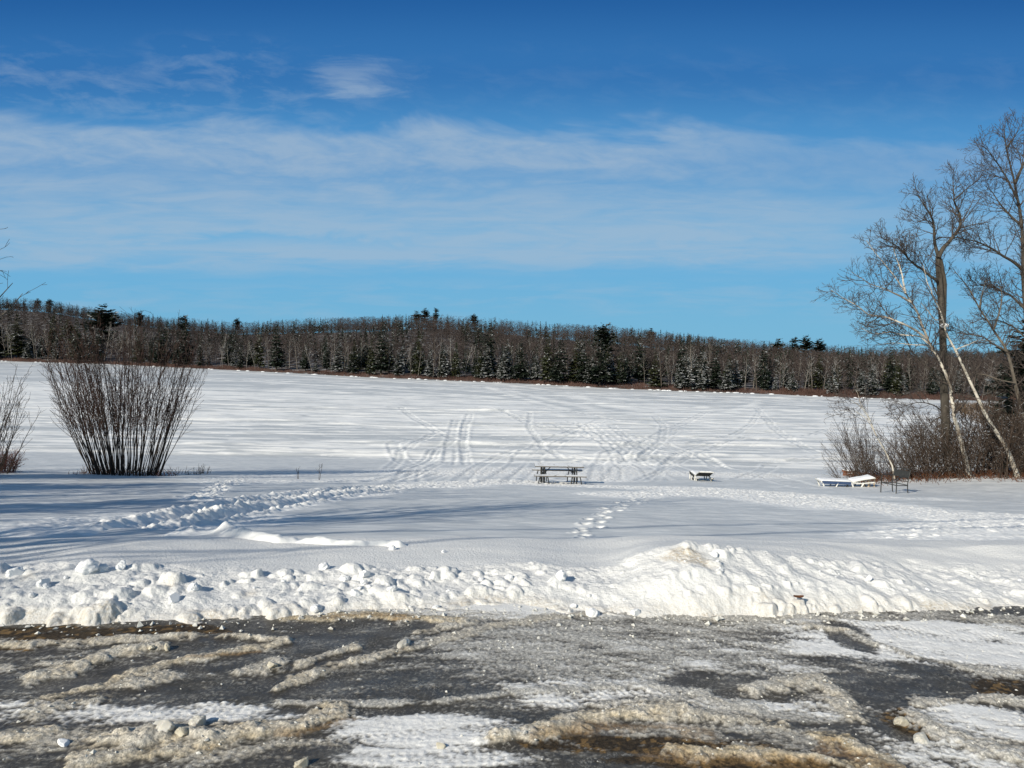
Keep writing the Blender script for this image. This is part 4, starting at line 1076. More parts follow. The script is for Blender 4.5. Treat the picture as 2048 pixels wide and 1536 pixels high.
pxs = np.linspace(-880, 2980, 150); ss = np.concatenate([[-.04], np.linspace(0, .08, 5), np.linspace(.12, 1.0, 22), [1.1, 1.25, 1.5, 2.0]])
HG = np.array([[hill(p, s) if s >= 0 else shore(p) - np.array([0, 2.5, .5]) for p in pxs] for s in ss])
m, nt, N, L, b = new_mat('forest_floor')
P = objpos(nt); f = noise(nt, P, .5, 5)
L.new(mixc(nt, mapr(nt, f, .5, .66), (.045, .033, .026), (.30, .30, .31)), b.inputs['Base Color']); b.inputs['Roughness'].default_value = .9
link('hills', grid_mesh('hills', HG[..., 0], HG[..., 1], HG[..., 2], m))['kind'] = 'structure'

PF = dict(n=[.9, 1.4], t0=[.25, .2], ang=[(25, 60), (25, 65)], len=[1.3, .8], up=[.25, .15], wig=[.12, .15], r=[.03, .024], pts=[3, 3], tip=.016)
def far_bare(seed, h, r0, n1=13, low=.35):
    rng = np.random.default_rng(seed); T, TW = Tubes(), Tubes()
    tr_ = curve([0, 0, -.3], [rng.normal() * .06, rng.normal() * .05, 1], h, 8, .1, .04, rng); rad = taper(tr_, r0, .03, .9); T.add(tr_, rad, 5)
    for k in range(n1):
        t = low + (.97 - low) * (k + rng.random()) / n1; i = int(t * 7); p = tr_[i] + (tr_[min(i + 1, 7)] - tr_[i]) * (t * 7 - i)
        a = k * 2.4 + rng.normal() * .5; el_ = math.radians(rng.uniform(15, 50) + 22 * t)
        d = np.array([math.cos(a) * math.cos(el_), math.sin(a) * math.cos(el_), math.sin(el_)])
        c = curve(p, d, h * .36 * (1.12 - .8 * t) * rng.uniform(.7, 1.25), 5, .3, .1, rng); rr = taper(c, rad[i] * .5, .018, .8)
        TW.add(c, rr, 3); spawn(TW, c, rr, 0, rng, PF)
    return T, TW

def conifer_arrays(seed, h, w, kind='spruce', n_whorl=22, dens=1.0):
    """boughs built of many small needle sprays round a trunk"""
    rng = np.random.default_rng(seed); T = Tubes()
    T.add([[0, 0, -.3], [0, 0, h * .5], [0, 0, h * .97]], [h * .016 + .03, h * .011 + .02, .015], 5)
    V, Fc = [], []
    z0 = h * (.10 if kind == 'spruce' else .30)
    for k in range(n_whorl):
        t = (k + rng.random() * .7) / n_whorl; z = z0 + (h * .985 - z0) * t
        if kind == 'spruce': R = w * (1 - t) ** .85 * rng.uniform(.65, 1.12) + .12
        else: R = w * (.45 + .75 * math.sin(min(1, t * 1.1) * pi * .8)) * (1 - t * .45) * rng.uniform(.5, 1.15) * (1 if rng.random() > .15 else .4)
        nb = max(3, int((5 + 3 * (1 - t)) * dens))
        for j in range(nb):
            a = rng.random() * 2 * pi; rr = R * rng.uniform(.6, 1.1)
            droop = rng.uniform(-.35, .0) if kind == 'spruce' else rng.uniform(-.05, .32)
            d = np.array([math.cos(a), math.sin(a), droop]); sd = np.array([-math.sin(a), math.cos(a), 0])
            ns = max(3, int(rr / .22 * dens))
            for q in range(ns):
                f = (q + .6) / ns
                c = np.array([0, 0, z]) + d * rr * f + np.array([0, 0, .12 * f * f * (1 if kind == 'pine' else 1.2)]) + rng.normal(size=3) * .05
                ln = rr * .30 * (1.15 - .5 * f) + .16; wd_ = ln * .75
                for sgn in (-1, 1):
                    e = unit(d * .75 + sd * sgn * rng.uniform(.3, .9) + np.array([0, 0, rng.uniform(-.3, .2)]))
                    pp = np.cross(e, np.array([rng.normal() * .4, rng.normal() * .4, 1.])); pp = unit(pp)
                    i = len(V)
                    V += [c, c + e * ln * .5 + pp * wd_ * .5, c + e * ln, c + e * ln * .5 - pp * wd_ * .5 + np.array([0, 0, .02])]
                    Fc.append((i, i + 1, i + 2, i + 3))
    return T, np.array(V), np.array(Fc)

rng = np.random.default_rng(401)
VB = []
for i in range(9):
    T, TW = far_bare(410 + i, 10.0, [.095, .075, .12][i % 3], 12 + i % 4, .28 + .05 * (i % 4))
    pale = i % 3 == 1
    V, Fq = T.arrays(); a = mk_mesh('bare_trunk', V, Fq, M_FARPALE if i % 2 else M_FARBARK)
    V, Fq = TW.arrays(); b_ = mk_mesh('bare_crown', V, Fq, M_FARPALE if pale else M_FARBARK)
    VB.append((a, b_))
VC = []
for i in range(8):
    kind = 'spruce' if i < 5 else 'pine'
    T, V, Fc = conifer_arrays(440 + i, 10.0, 2.0 if kind == 'spruce' else 2.5, kind, 26 if kind == 'spruce' else 22, 1.35)
    Vt, Ft = T.arrays(); a = mk_mesh('conifer_trunk', Vt, Ft, M_FARBARK)
    VC.append((a, mk_mesh('conifer_crown', V, [Fc], [M_NEEDLE, M_NEEDLES, M_NEEDLES, M_NEEDLEG, M_NEEDLE, M_NEEDLE, M_NEEDLEG, M_NEEDLE][i], False), kind))
def plant(meshes, name, label, group, p, s, rz, wide=1.):
    r = empty(name, p, rz, label, 'tree', group); r.scale = (s * wide, s * wide, s)
    link('trunk', meshes[0], r); link('crown', meshes[1], r)
    return r
for k, (x, y, sc, w_) in enumerate([(-26, .5, 1.25, .9), (-21.5, -4, 1.2, .8), (-31, 5.5, 1.3, 1.0), (-23.5, -1.5, 1.1, .7), (-20, 3, .75, .7)]):  # unseen pines, added to deepen the shade on the left snow
    plant(VC[5 + k % 3], 'pine_tree', 'dark pine added unseen left of the lot to shade the snow', 'unseen pines added for shade', (x, y, float(ground(x, y))), sc, k * 1.3, w_)
# evergreens one can pick out: pixel column, place up the hill, top pixel row, variant, width
NAMED = [
    (205, .10, 612, 5, 1.25, 'pine_tree', 'tall broad dark pine above the large left shrub'), (135, .16, 640, 6, .9, 'pine_tree', 'shorter dark pine left of the tall pine on the left hill'), (368, .45, 632, 7, 1.1, 'pine_tree', 'dark pine on the left skyline right of the large shrub'),
    (280, .6, 622, 5, .9, 'pine_tree', 'dark pine on the skyline over the large shrub'), (762, .03, 652, 0, 1.15, 'spruce_tree', 'tallest dark spruce on the far shore left of centre'), (742, .02, 678, 3, .9, 'spruce_tree', 'olive green spruce touching the tall dark spruce left of centre'),
    (838, .03, 660, 3, .8, 'spruce_tree', 'olive topped spruce between two snowy spruces near centre'), (978, .04, 645, 4, 1.0, 'spruce_tree', 'tall dark spruce at centre of the far shore'), (890, .02, 690, 1, 1.2, 'spruce_tree', 'snow flecked spruce left of the centre spruce'),
    (518, .04, 655, 3, .9, 'spruce_tree', 'olive green spruce on the far shore right of the large shrub'), (1208, .12, 648, 5, 1.0, 'pine_tree', 'tall pine with tiered top right of centre'), (1405, .02, 702, 2, 1.35, 'spruce_tree', 'widest snow covered spruce at right of the far shore'),
    (1362, .05, 670, 0, .9, 'spruce_tree', 'dark spruce left of the widest snowy spruce'), (1525, .06, 682, 4, 1.0, 'spruce_tree', 'dark spruce below the small pines of the right skyline'), (1013, .03, 678, 1, 1.2, 'spruce_tree', 'snowy spruce just right of the centre spruce'),
    (850, .98, 617, 5, 1.0, 'pine_tree', 'leftmost of the three skyline pines on the hilltop'), (872, .97, 617, 7, .8, 'pine_tree', 'rightmost of the three skyline pines on the hilltop'), (833, .98, 622, 6, 1.2, 'pine_tree', 'bushy skyline pine on the hilltop, lowest of the three'), (948, .98, 628, 5, 1.1, 'pine_tree', 'lone skyline pine right of the hilltop pines'),
    (1610, .75, 672, 5, 1.0, 'pine_tree', 'middle one of three tiered pines on the low right skyline'), (1588, .75, 676, 7, .9, 'pine_tree', 'left one of three tiered pines on the low right skyline'), (1637, .75, 678, 5, 1.1, 'pine_tree', 'right one of three tiered pines on the low right skyline'), (1555, .7, 678, 6, 1.2, 'pine_tree', 'dense dark pine left of the three tiered skyline pines'),
    (1092, .98, 642, 0, 1.0, 'spruce_tree', 'small pointed conifer on the skyline right of centre'), (1303, .95, 657, 6, 1.2, 'pine_tree', 'small round topped pine on the right skyline'), (75, .95, 597, 6, 1.1, 'pine_tree', 'dark pine on the far left skyline, left one of a pair'), (100, .95, 598, 5, 1.1, 'pine_tree', 'dark pine on the far left skyline, right one of a pair'),
    (475, .9, 636, 5, 1.0, 'pine_tree', 'lone small pine in the dip of the left skyline'), (1780, .03, 708, 4, 1.2, 'spruce_tree', 'dark conifer on the far shore seen through the birch crown'), (1740, .02, 728, 1, 1.2, 'spruce_tree', 'snowy conifer on the far shore left of the birch trunk'),
]
for px, s, top, v, wd_, nm, lab in NAMED:
    p = hill(px, s); tp = at(px, top, p[1]); h = tp[2] - p[2]
    plant(VC[v], nm, lab, 'evergreens on the far shore', p - [0, 0, .1], h / 9.85, rng.random() * 6, wd_)
# the front trees
cnt = 0
fpx = np.linspace(-60, 2110, 268) + rng.normal(size=268) * 4
for px in fpx:
    D = shore(px)[1]; s = abs(rng.normal()) * .045 + .008
    p = hill(px, s)
    # height that brings the front row to the tree tops of the photograph
    toprow = np.interp(px, [0, 250, 500, 700, 900, 1200, 1500, 1700, 2048], [648, 655, 680, 684, 682, 694, 704, 714, 722]) + rng.normal() * 9
    h = np.clip(at(px, toprow, p[1])[2] - p[2], 4, 16)
    if rng.random() < .43:
        v = int(rng.choice([0, 0, 1, 2, 2, 3, 4, 4])); hh = h * rng.uniform(.62, 1.22) * (.8 if v in (1, 2) else 1.08)
        snowy = v in (1, 2)
        plant(VC[v], 'spruce_tree', 'snow flecked spruce among the front trees of the far shore' if snowy else ('olive green spruce among the front trees of the far shore' if v == 3 else 'dark green spruce among the front trees of the far shore'),
              'snowy spruces of the far shore' if snowy else ('olive spruces of the far shore' if v == 3 else 'dark spruces of the far shore'), p - [0, 0, .1], hh / 9.85, rng.random() * 6, rng.uniform(.9, 1.45))
    else:
        v = int(rng.integers(0, 9))
        pale = v % 3 == 1
        plant(VB[v], 'bare_tree', 'pale bare tree with snowy boughs in the front row of the far shore' if pale else 'grey brown bare tree in the front row of the far shore', 'pale bare trees of the far shore' if pale else 'grey bare trees of the far shore', p - [0, 0, .1], h / 10, rng.random() * 6, rng.uniform(.75, 1.15))

# the wood behind them, one mass
def blade_tree(seed, conif=False):
    r = np.random.default_rng(seed); V = []; Fc = []
    def tri(a, b_, c_):
        i = len(V); V.extend([a, b_, c_]); Fc.append((i, i + 1, i + 2))
    if not conif:
        for k in range(2):
            w_ = .07; ang = k * pi / 2; e = np.array([math.cos(ang), math.sin(ang), 0]) * w_
            tri(-e, e, np.array([0, 0, .62]) * 10)
        for k in range(88):
            t = r.uniform(.25, .98); z = 10 * t * .92; a = r.random() * 2 * pi; el_ = math.radians(r.uniform(8, 55))
            off = r.random() * 2.0 * math.sin(min(1, (1.06 - t) * 2.2) * pi / 2)
            z -= .35 * off * off; b0_ = np.array([math.cos(a) * off, math.sin(a) * off, z]); d = np.array([math.cos(a) * math.cos(el_), math.sin(a) * math.cos(el_), math.sin(el_)])
            ln = r.uniform(.8, 2.1) * (1.2 - .85 * t); e = perp(d, r) * r.uniform(.04, .09)
            tri(b0_ - e, b0_ + e, b0_ + d * ln)
    else:
        for k in range(95):
            t = r.random() ** .8; z = 1.5 + 8.4 * t; a = r.random() * 2 * pi; R_ = (2.1 * (1 - t) + .15) * r.uniform(.5, 1.1)
            b0_ = np.array([0, 0, z]); d = np.array([math.cos(a), math.sin(a), r.uniform(-.35, .1)]); sd = np.array([-math.sin(a), math.cos(a), r.normal() * .4]) * R_ * .28
            tri(b0_ + d * R_ * .15 - sd, b0_ + d * R_ * .15 + sd + [0, 0, .2], b0_ + d * R_)
    return np.array(V), np.array(Fc)
def mass(name, templates, places, mat, label, attrs=None):
    Vs, Fs, off = [], [], 0
    for (p, s, rz, v) in places:
        V, Fc = templates[v]; ca, sa = math.cos(rz), math.sin(rz)
        W = np.stack([V[:, 0] * ca - V[:, 1] * sa, V[:, 0] * sa + V[:, 1] * ca, V[:, 2]], 1) * s + p
        Vs.append(W); Fs.append(Fc + off); off += len(V)
    o = link(name, mk_mesh(name, np.concatenate(Vs), [np.concatenate(Fs)], mat, False)); tag(o, label, 'forest', kind='stuff'); return o
tb = [blade_tree(500 + i) for i in range(8)]; tcn = [blade_tree(520 + i, True) for i in range(5)]
pb_, pc_ = [], []
for k in range(9500):
    px = rng.uniform(-350, 2400); s = rng.uniform(.05, 1.12) ** .9
    p = hill(px, s); 
    if pn(np.array([px * .012]), np.array([s * 5.]), 9)[0] > .15 and rng.random() < .6 or rng.random() < .05 or s > .86 and rng.random() < .08:
        pc_.append((p, rng.uniform(.42, .80) ** 1.0, rng.random() * 6, int(rng.integers(0, 5))))
    else:
        pb_.append((p, rng.uniform(.68, .80), rng.random() * 6, int(rng.integers(0, 8))))
mass('forest', tb, pb_, M_HILLTWIG, 'brown leafless forest covering the hill beyond the lake')
mass('evergreen_forest', tcn, pc_, M_NEEDLE, 'dark evergreens mixed through the hillside forest')

# reddish brush along the far shoreline, and snow heaped at its foot
rng = np.random.default_rng(601); V, Fc = [], []
for k in range(9000):
    px = rng.uniform(-200, 2300); a = shore(px); dd = a[:2] / np.hypot(*a[:2]); back = rng.uniform(-1.0, 7.0)
    p = np.array([a[0] + dd[0] * back, a[1] + dd[1] * back, LAKE + .04 + .07 * max(back, 0)])
    dens = pn(np.array([px * .02]), np.array([1.5]), 5)[0]
    h = rng.uniform(.25, 1.05) * (1 + .6 * dens) * (.55 if back < .5 else 1)
    if back < .3 and dens < -.1: continue
    for j in range(4):
        d = np.array([rng.normal() * .35, rng.normal() * .35, 1.]); e = np.array([rng.uniform(.03, .09), 0, 0]); b0_ = p + np.array([rng.normal() * .35, rng.normal() * .3, -.1]); i = len(V)
        V += [b0_ - e, b0_ + e, b0_ + d * h]; Fc.append((i, i + 1, i + 2))
M_SHORE = simple_mat('shore_brush', (.105, .063, .052), .9, .35, .12, .05)
tag(link('shore_brush', mk_mesh('shore_brush', V, [np.array(Fc)], M_SHORE, False)), 'reddish brown brush along the far shoreline', 'brush', kind='stuff')
V, Fc = [], []
for k in range(150):
    px = rng.uniform(-100, 2200); a = shore(px); a[1] -= rng.uniform(.0, 1.6); r_ = rng.uniform(.12, .42); i = len(V)
    n = 10
    for q in range(n): an = q * 2 * pi / n; V.append([a[0] + math.cos(an) * r_ * 1.8 * rng.uniform(.8, 1.2), a[1] + math.sin(an) * r_, LAKE - .1])
    for q in range(n): an = q * 2 * pi / n; V.append([a[0] + math.cos(an) * r_ * 1.1, a[1] + math.sin(an) * r_ * .6, LAKE + r_ * .35])
    V.append([a[0], a[1], LAKE + r_ * .5])
    for q in range(n):
        q2 = (q + 1) % n; Fc += [(i + q, i + q2, i + n + q2), (i + q, i + n + q2, i + n + q), (i + n + q, i + n + q2, i + 2 * n)]
tag(link('shore_snow', mk_mesh('shore_snow', V, [np.array(Fc)], M_CLOD, True)), 'lumps of white snow heaped along the far shoreline', 'snow', kind='stuff')
# marsh brush at the right of the lake, and the conifers at the right edge
V, Fc = [], []
for k in range(5200):
    px = 1895 + 460 * rng.random() ** .7; row = rng.uniform(808, 808 + min(40, (px - 1890) * .5))
    p = on_plane(px, row + (0 if rng.random() < .7 else 6), LAKE)
    for j in range(5):
        d = np.array([rng.normal() * .3, rng.normal() * .3, 1.]); e = np.array([rng.uniform(.015, .05), 0, 0]); b0_ = p + np.array([rng.normal() * .4, rng.normal() * .4, -.1]); i = len(V); h = rng.uniform(.25, .95)
        V += [b0_ - e, b0_ + e, b0_ + d * h]; Fc.append((i, i + 1, i + 2))
tag(link('marsh_brush', mk_mesh('marsh_brush', V, [np.array(Fc)], simple_mat('marsh_stalks', (.12, .083, .055), .9, .35, .2, .05), False)), 'brown marsh brush on the ice behind the right hand trunks', 'brush', kind='stuff')
for i, (px, py, top, v, d, lab) in enumerate([(2046, 925, 640, 6, 42, 'dark pine at the right edge behind the leaning birch'), (2085, 915, 600, 5, 47, 'dark pine cut by the right edge behind the thicket'), (2030, 900, 690, 0, 45, 'dark low conifer between the right edge pines'), (2004, 880, 742, 3, 52, 'short dark conifer behind the rightmost pale trunk')]):
    p = at(px, py, d); p[2] = max(float(ground(p[0], p[1])), LAKE); h = at(px, top, d)[2] - p[2]
    T, V, Fc = conifer_arrays(700 + i, h, 1.9 if i < 2 else 1.4, 'pine' if i < 2 else 'spruce', 26, 1.4)
    Vt, Ft = T.arrays()
    r = empty('pine_tree', p, 0, lab, 'tree', 'dark conifers at the right edge')
    link('trunk', mk_mesh('pine_trunk', Vt, Ft, M_DARKBARK), r); link('crown', mk_mesh('pine_crown', V, [Fc], M_NEEDLE, False), r)
# ------------------------------------------------------------------ furniture on the beach
from mathutils import Euler
M_WOODG = simple_mat('weathered_wood', (.15, .138, .12), .8, .3, 12, .25, stretch=(.3, 3, 3), snow=.85, snow_scale=5, bmp=.004)
M_STEEL = simple_mat('dark_steel_pipe', (.045, .045, .042), .5, .25, 10, .4, metal=.3)
M_WHITEPL = simple_mat('white_resin', (.70, .69, .64), .45, .1, 8, .4)
M_NAVY = simple_mat('blue_sling', (.045, .075, .15), .7, .2, 20, .2)
M_BLACK = simple_mat('black_sling', (.030, .032, .032), .7, .3, 20, .2)
M_TAN = simple_mat('tan_resin', (.55, .43, .30), .55, .15, 8, .3)
M_RED = simple_mat('red_brown_board', (.20, .075, .035), .7, .3, 8, .3, stretch=(.4, 3, 3))
def sheet(name, L_, W_, H_, seed, mat, n=(26, 10), edge=.5):
    """a snow cover: rounded slab with a lumpy top, resting on z = 0"""
    u_ = np.linspace(-1, 1, n[0]); v_ = np.linspace(-1, 1, n[1]); U, V_ = np.meshgrid(u_, v_)
    q = (1 - np.abs(U) ** 8) * (1 - np.abs(V_) ** 6)
    top = H_ * q ** .5 * (.8 + .35 * fbm(U * 3 * L_ + seed, V_ * 2 + seed, 3, seed % 40)) + .002
    Xs = U * L_ / 2; Ys = V_ * W_ / 2
    P1 = np.stack([Xs, Ys, top], -1).reshape(-1, 3); P2 = np.stack([Xs, Ys, np.zeros_like(Xs)], -1).reshape(-1, 3)
    i = np.arange(n[0] * n[1]).reshape(n[1], n[0]); q1 = np.stack([i[:-1, :-1], i[:-1, 1:], i[1:, 1:], i[1:, :-1]], -1).reshape(-1, 4)
    q2 = q1[:, ::-1] + n[0] * n[1]
    ring = np.concatenate([i[0, :], i[1:, -1], i[-1, -2::-1], i[-2:0:-1, 0]]); r2 = np.roll(ring, -1)
    q3 = np.stack([ring, ring + n[0] * n[1], r2 + n[0] * n[1], r2], -1)
    return mk_mesh(name, np.concatenate([P1, P2]), [q1, q2, q3], mat)
def pipe(pts, r, sides=8, n=None):
    pts = np.array(pts, float); T = Tubes()
    if n:
        seg = np.linalg.norm(np.diff(pts, axis=0), axis=1); cum = np.concatenate([[0], np.cumsum(seg)]); t = np.linspace(0, cum[-1], n)
        pts = np.stack([pchip(cum, pts[:, i])(t) for i in range(3)], 1)
    T.add(pts, np.full(len(pts), r), sides); return T
def pipes(name, lst, mat):
    T = Tubes()
    for pts, r, *n in lst:
        t = pipe(pts, r, 8, n[0] if n else None)
        for k, L_ in t.p.items(): T.p.setdefault(k, []).extend(L_)
    return T.mesh(name, mat)

# picnic table, long side towards the lot
q = hit(1119, 968); q[2] = field_z(q[0], q[1])
pt = empty('picnic_table', (q[0], q[1] + .62, q[2] - .14), math.radians(1.2), 'weathered wooden picnic table with dark pipe legs standing in trampled snow', 'picnic table')
b_ = [((0, -.315 + .158 * k, .735), (1.83, .148, .042), None) for k in range(5)]
link('tabletop', boxes_mesh('tabletop', b_, M_WOODG, .006), pt)
for sy in (-1, 1):
    bn = link('bench', boxes_mesh('bench', [((0, sy * .66 - .075, .45), (1.93, .142, .042), None), ((0, sy * .66 + .075, .45), (1.93, .142, .042), None)], M_WOODG, .006), pt)
for sx in (-1, 1):
    x = sx * .60
    L_ = []
    for sy in (-1, 1):
        L_ += [([(x - .05, sy * .30, .714), (x - .05, sy * .31, .45), (x - .05, sy * .34, .02)], .022), ([(x + .05, sy * .30, .714), (x + .05, sy * .31, .45), (x + .05, sy * .34, .02)], .022)]
        L_ += [([(x - .13, sy * .66, .43), (x - .16, sy * .665, .33), (x - .19, sy * .67, .15), (x - .195, sy * .67, .0)], .02, 10), ([(x + .13, sy * .66, .43), (x + .16, sy * .665, .33), (x + .19, sy * .67, .15), (x + .195, sy * .67, .0)], .02, 10)]
    L_ += [([(x, -.70, .418), (x, .70, .418)], .022), ([(x - .05, -.3, .70), (x - .05, .3, .70)], .02), ([(x + .05, -.3, .70), (x + .05, .3, .70)], .02)]
    link('leg_frame', pipes('leg_frame', L_, M_STEEL), pt)
    link('brace', pipes('brace', [([(x - sx * .06, 0, .43), (x - sx * .33, 0, .71)], .016)], M_STEEL), pt)

def chaise(name, label, loc, rz, back, group, sling, cover=True, sunk=.12):
    """resin lounger along x, head end at +x"""
    r = empty(name, loc, rz, label, 'lounge chair', group)
    W2 = .31; zb = .33
    L_ = []
    ca, sa = math.cos(back), math.sin(back)
    hx = .18
    tip = (hx + .86 * ca, zb + .86 * sa)
    for sy in (-1, 1):
        L_ += [([(-1.02, sy * W2, zb - .02), (-.5, sy * W2, zb), (hx, sy * W2, zb)], .022), ([(hx, sy * W2, zb), (hx + .45 * ca, sy * W2, zb + .45 * sa + .015), (tip[0], sy * W2, tip[1])], .022)]
    L_ += [([(-1.02, -W2, zb - .02), (-1.02, W2, zb - .02)], .026), ([(tip[0], -W2, tip[1]), (tip[0], W2, tip[1])], .026), ([(hx, -W2, zb), (hx, W2, zb)], .028), ([(-.45, -W2, zb), (-.45, W2, zb)], .028)]
    # lower rail under the backrest
    for sy in (-1, 1): L_ += [([(hx, sy * W2, zb - .03), (.55, sy * W2, zb - .05), (1.0, sy * W2, zb + .02)], .026)]
    link('frame', pipes('lounge_frame', L_, M_WHITEPL), r)
    for sy in (-1, 1):
        for (xa, xb) in ((-.98, -.84), (-.34, -.46), (.14, .26), (.62, .46)):
            link('leg', pipes('lounge_leg', [([(xa, sy * W2, zb - .02), ((xa + xb) / 2, sy * (W2 + .01), zb * .55), (xb, sy * (W2 + .02), 0)], .030, 7)], M_WHITEPL), r)
    link('prop', pipes('lounge_prop', [([(.62, -W2, zb - .05), (.72, -W2, .14), (.80, -W2, .0)], .026, 6), ([(.62, W2, zb - .05), (.72, W2, .14), (.80, W2, 0)], .026, 6), ([(-.45, -W2, .26), (-.38, -W2, .08), (-.2, -W2, .03), (-.05, -W2, .08), (0, -W2, .28)], .028, 12)], M_BLACK), r)
    bx = [((-.42, 0, zb - .012), (1.16, W2 * 1.92, .02), None), ((-.42, -W2 - .026, zb - .05), (1.1, .012, .115), None)]
    link('seat_sling', boxes_mesh('seat_sling', bx, sling, .004), r)
    R = Euler((0, -back, 0)).to_matrix()
    link('backrest', boxes_mesh('backrest', [((hx + .43 * ca, 0, zb + .43 * sa), (.84, W2 * 1.92, .03), R)], M_BLACK, .006), r)
    if cover:
        s1 = link('snow_cover', sheet('seat_snow', 1.2, .60, .055, 20, M_CLOD), r, (-.42, 0, zb))
        s2 = link('snow_cover', sheet('back_snow', .84, .58, .06, 24, M_CLOD), r, (hx + .43 * ca - .02 * sa, 0, zb + .43 * sa + .018)); s2.rotation_euler = (0, -back, 0)
    return r
q = hit(1696, 974); q[2] = field_z(q[0], q[1])
chaise('lounge_chair', 'white resin lounge chair seen side on under a snow cover next to the metal armchair', (q[0] + .03, q[1] + .35, q[2] - .13), math.radians(-6), math.radians(13), 'lounge chairs on the beach', M_NAVY)
q = hit(1407, 962); q[2] = field_z(q[0], q[1])
chaise('lounge_chair', 'lone dark backed lounge chair seen end on, right of the picnic table', (q[0] + .05, q[1] + .55, q[2] - .16), math.radians(-93), math.radians(20), 'lounge chairs on the beach', M_BLACK, True)
# tan stool legs beside the lounge chair's head
q = hit(1750, 975); q[2] = field_z(q[0], q[1])
st = empty('side_table', (q[0] + .02, q[1] + .5, q[2] - .1), .2, 'small tan resin side table at the head of the snowy lounge chair', 'table')
link('tabletop', boxes_mesh('stool_top', [((0, 0, .40), (.34, .34, .035), None)], M_TAN, .012), st)
for sx in (-1, 1):
    for sy in (-1, 1): link('leg', boxes_mesh('stool_leg', [((sx * .13, sy * .13, .19), (.045, .045, .38), None)], M_TAN, .008), st)
# red brown wooden box behind the lounge chair
q = hit(1699, 951); q[2] = field_z(q[0], q[1])
wb = empty('wooden_box', (q[0], q[1], q[2] - .06), math.radians(14), 'small reddish brown wooden box with snow on its lid beside the brush', 'box')
link('wall', boxes_mesh('box_wall', [((0, -.17, .12), (.46, .03, .17), None), ((0, .17, .12), (.46, .03, .17), None), ((-.215, 0, .12), (.03, .31, .17), None), ((.215, 0, .12), (.03, .31, .17), None)], M_RED, .005), wb)
link('rail', boxes_mesh('box_rail', [((0, -.2, .26), (.52, .035, .07), None), ((0, .2, .26), (.52, .035, .07), None), ((-.245, 0, .26), (.035, .365, .07), None), ((.245, 0, .26), (.035, .365, .07), None)], M_RED, .005), wb)
link('lid', boxes_mesh('box_lid', [((0, 0, .307), (.56, .46, .025), None)], M_RED, .005), wb)
link('snow_cover', sheet('box_snow', .55, .45, .07, 31, M_CLOD, (14, 12)), wb, (0, 0, .319))
link('snow_ledge', sheet('ledge_snow', .54, .07, .03, 33, M_CLOD, (14, 6)), wb, (0, -.215, .206))
# dark metal armchair without its seat, seen obliquely from behind
q = hit(1796, 986); q[2] = field_z(q[0], q[1])
ac = empty('armchair', (q[0], q[1] + .25, q[2] - .06), math.radians(24), 'dark tubular metal armchair with a sling back in front of the brush', 'chair')
w = .30; dd = .29
L_ = []
for sy in (-1, 1):   # sides at y = +-; front of the chair towards -x
    L_ = [([(-dd, sy * w, 0), (-dd, sy * w, .50), (-dd + .03, sy * w, .60), (-dd + .12, sy * w, .645), (.05, sy * w, .635), (dd - .03, sy * w, .60)], .017, 18), ([(dd + .02, sy * w, 0), (dd - .02, sy * w, .35), (dd + .02, sy * w, .60), (dd + .10, sy * w, .86)], .017, 14)]
    link('side_frame', pipes('chair_side', L_, M_STEEL), ac)
link('seat_rail', pipes('chair_rail', [([(-dd, -w, .36), (dd - .02, -w, .33)], .014), ([(-dd, w, .36), (dd - .02, w, .33)], .014), ([(-dd, -w, .365), (-dd, w, .365)], .016), ([(dd - .02, -w, .34), (dd - .02, w, .34)], .014), ([(dd - .01, -w, .46), (dd - .01, w, .46)], .012)], M_STEEL), ac)
link('backrest', boxes_mesh('chair_back', [((dd + .045, 0, .70), (.014, w * 1.94, .24), Euler((0, .27, 0)).to_matrix())], M_BLACK, .004), ac)
link('top_rail', pipes('chair_top', [([(dd + .10, -w, .86), (dd + .105, 0, .885), (dd + .10, w, .86)], .017, 9)], M_STEEL), ac)

# ------------------------------------------------------------------ loose ice and snow
rng = np.random.default_rng(801)
CH = [  # px, py of the foot, width m, height m, depth m, angular faces, material, label
    (806, 1296, .125, .050, .075, 0, M_ICEG, 'smooth rounded grey lump of ice alone on the dark wet ice'),
    (392, 1462, .115, .075, .09, 5, M_ICEG, 'tall pale ice block with a flat right side in the front slush ridge'),
    (318, 1480, .12, .060, .09, 4, M_ICEG, 'broad pale ice block left of the tall flat sided block'),
    (358, 1482, .07, .045, .06, 5, M_ICE, 'small ice block wedged between the two pale blocks'),
    (542, 1342, .075, .045, .07, 2, M_ICE, 'round crumbly slush clod on dark ice left of the thin ridge'),
    (300, 1304, .055, .040, .05, 4, M_ICE, 'left one of two small ice lumps ending the dirty ridge'), (330, 1302, .065, .050, .05, 4, M_ICE, 'right one of two small ice lumps ending the dirty ridge'), 
    (604, 1534, .10, .06, .07, 4, M_ICE, 'beige ice block at the bottom edge below the white packed snow'), 
    (880, 1500, .055, .040, .05, 3, M_ICE, 'beige ice lump lying on the white packed snow'), 
     
 
    (1808, 1455, .09, .06, .07, 2, M_ICE, 'tan rounded ice lump beside the bare dark soil at right'), (1850, 1490, .10, .06, .08, 3, M_ICEG, 'pale ice lump at the right beyond the soil patch'),
     (120, 1496, .09, .02, .06, 3, M_CLOD, 'flat white ice flake in the left foreground'),
]
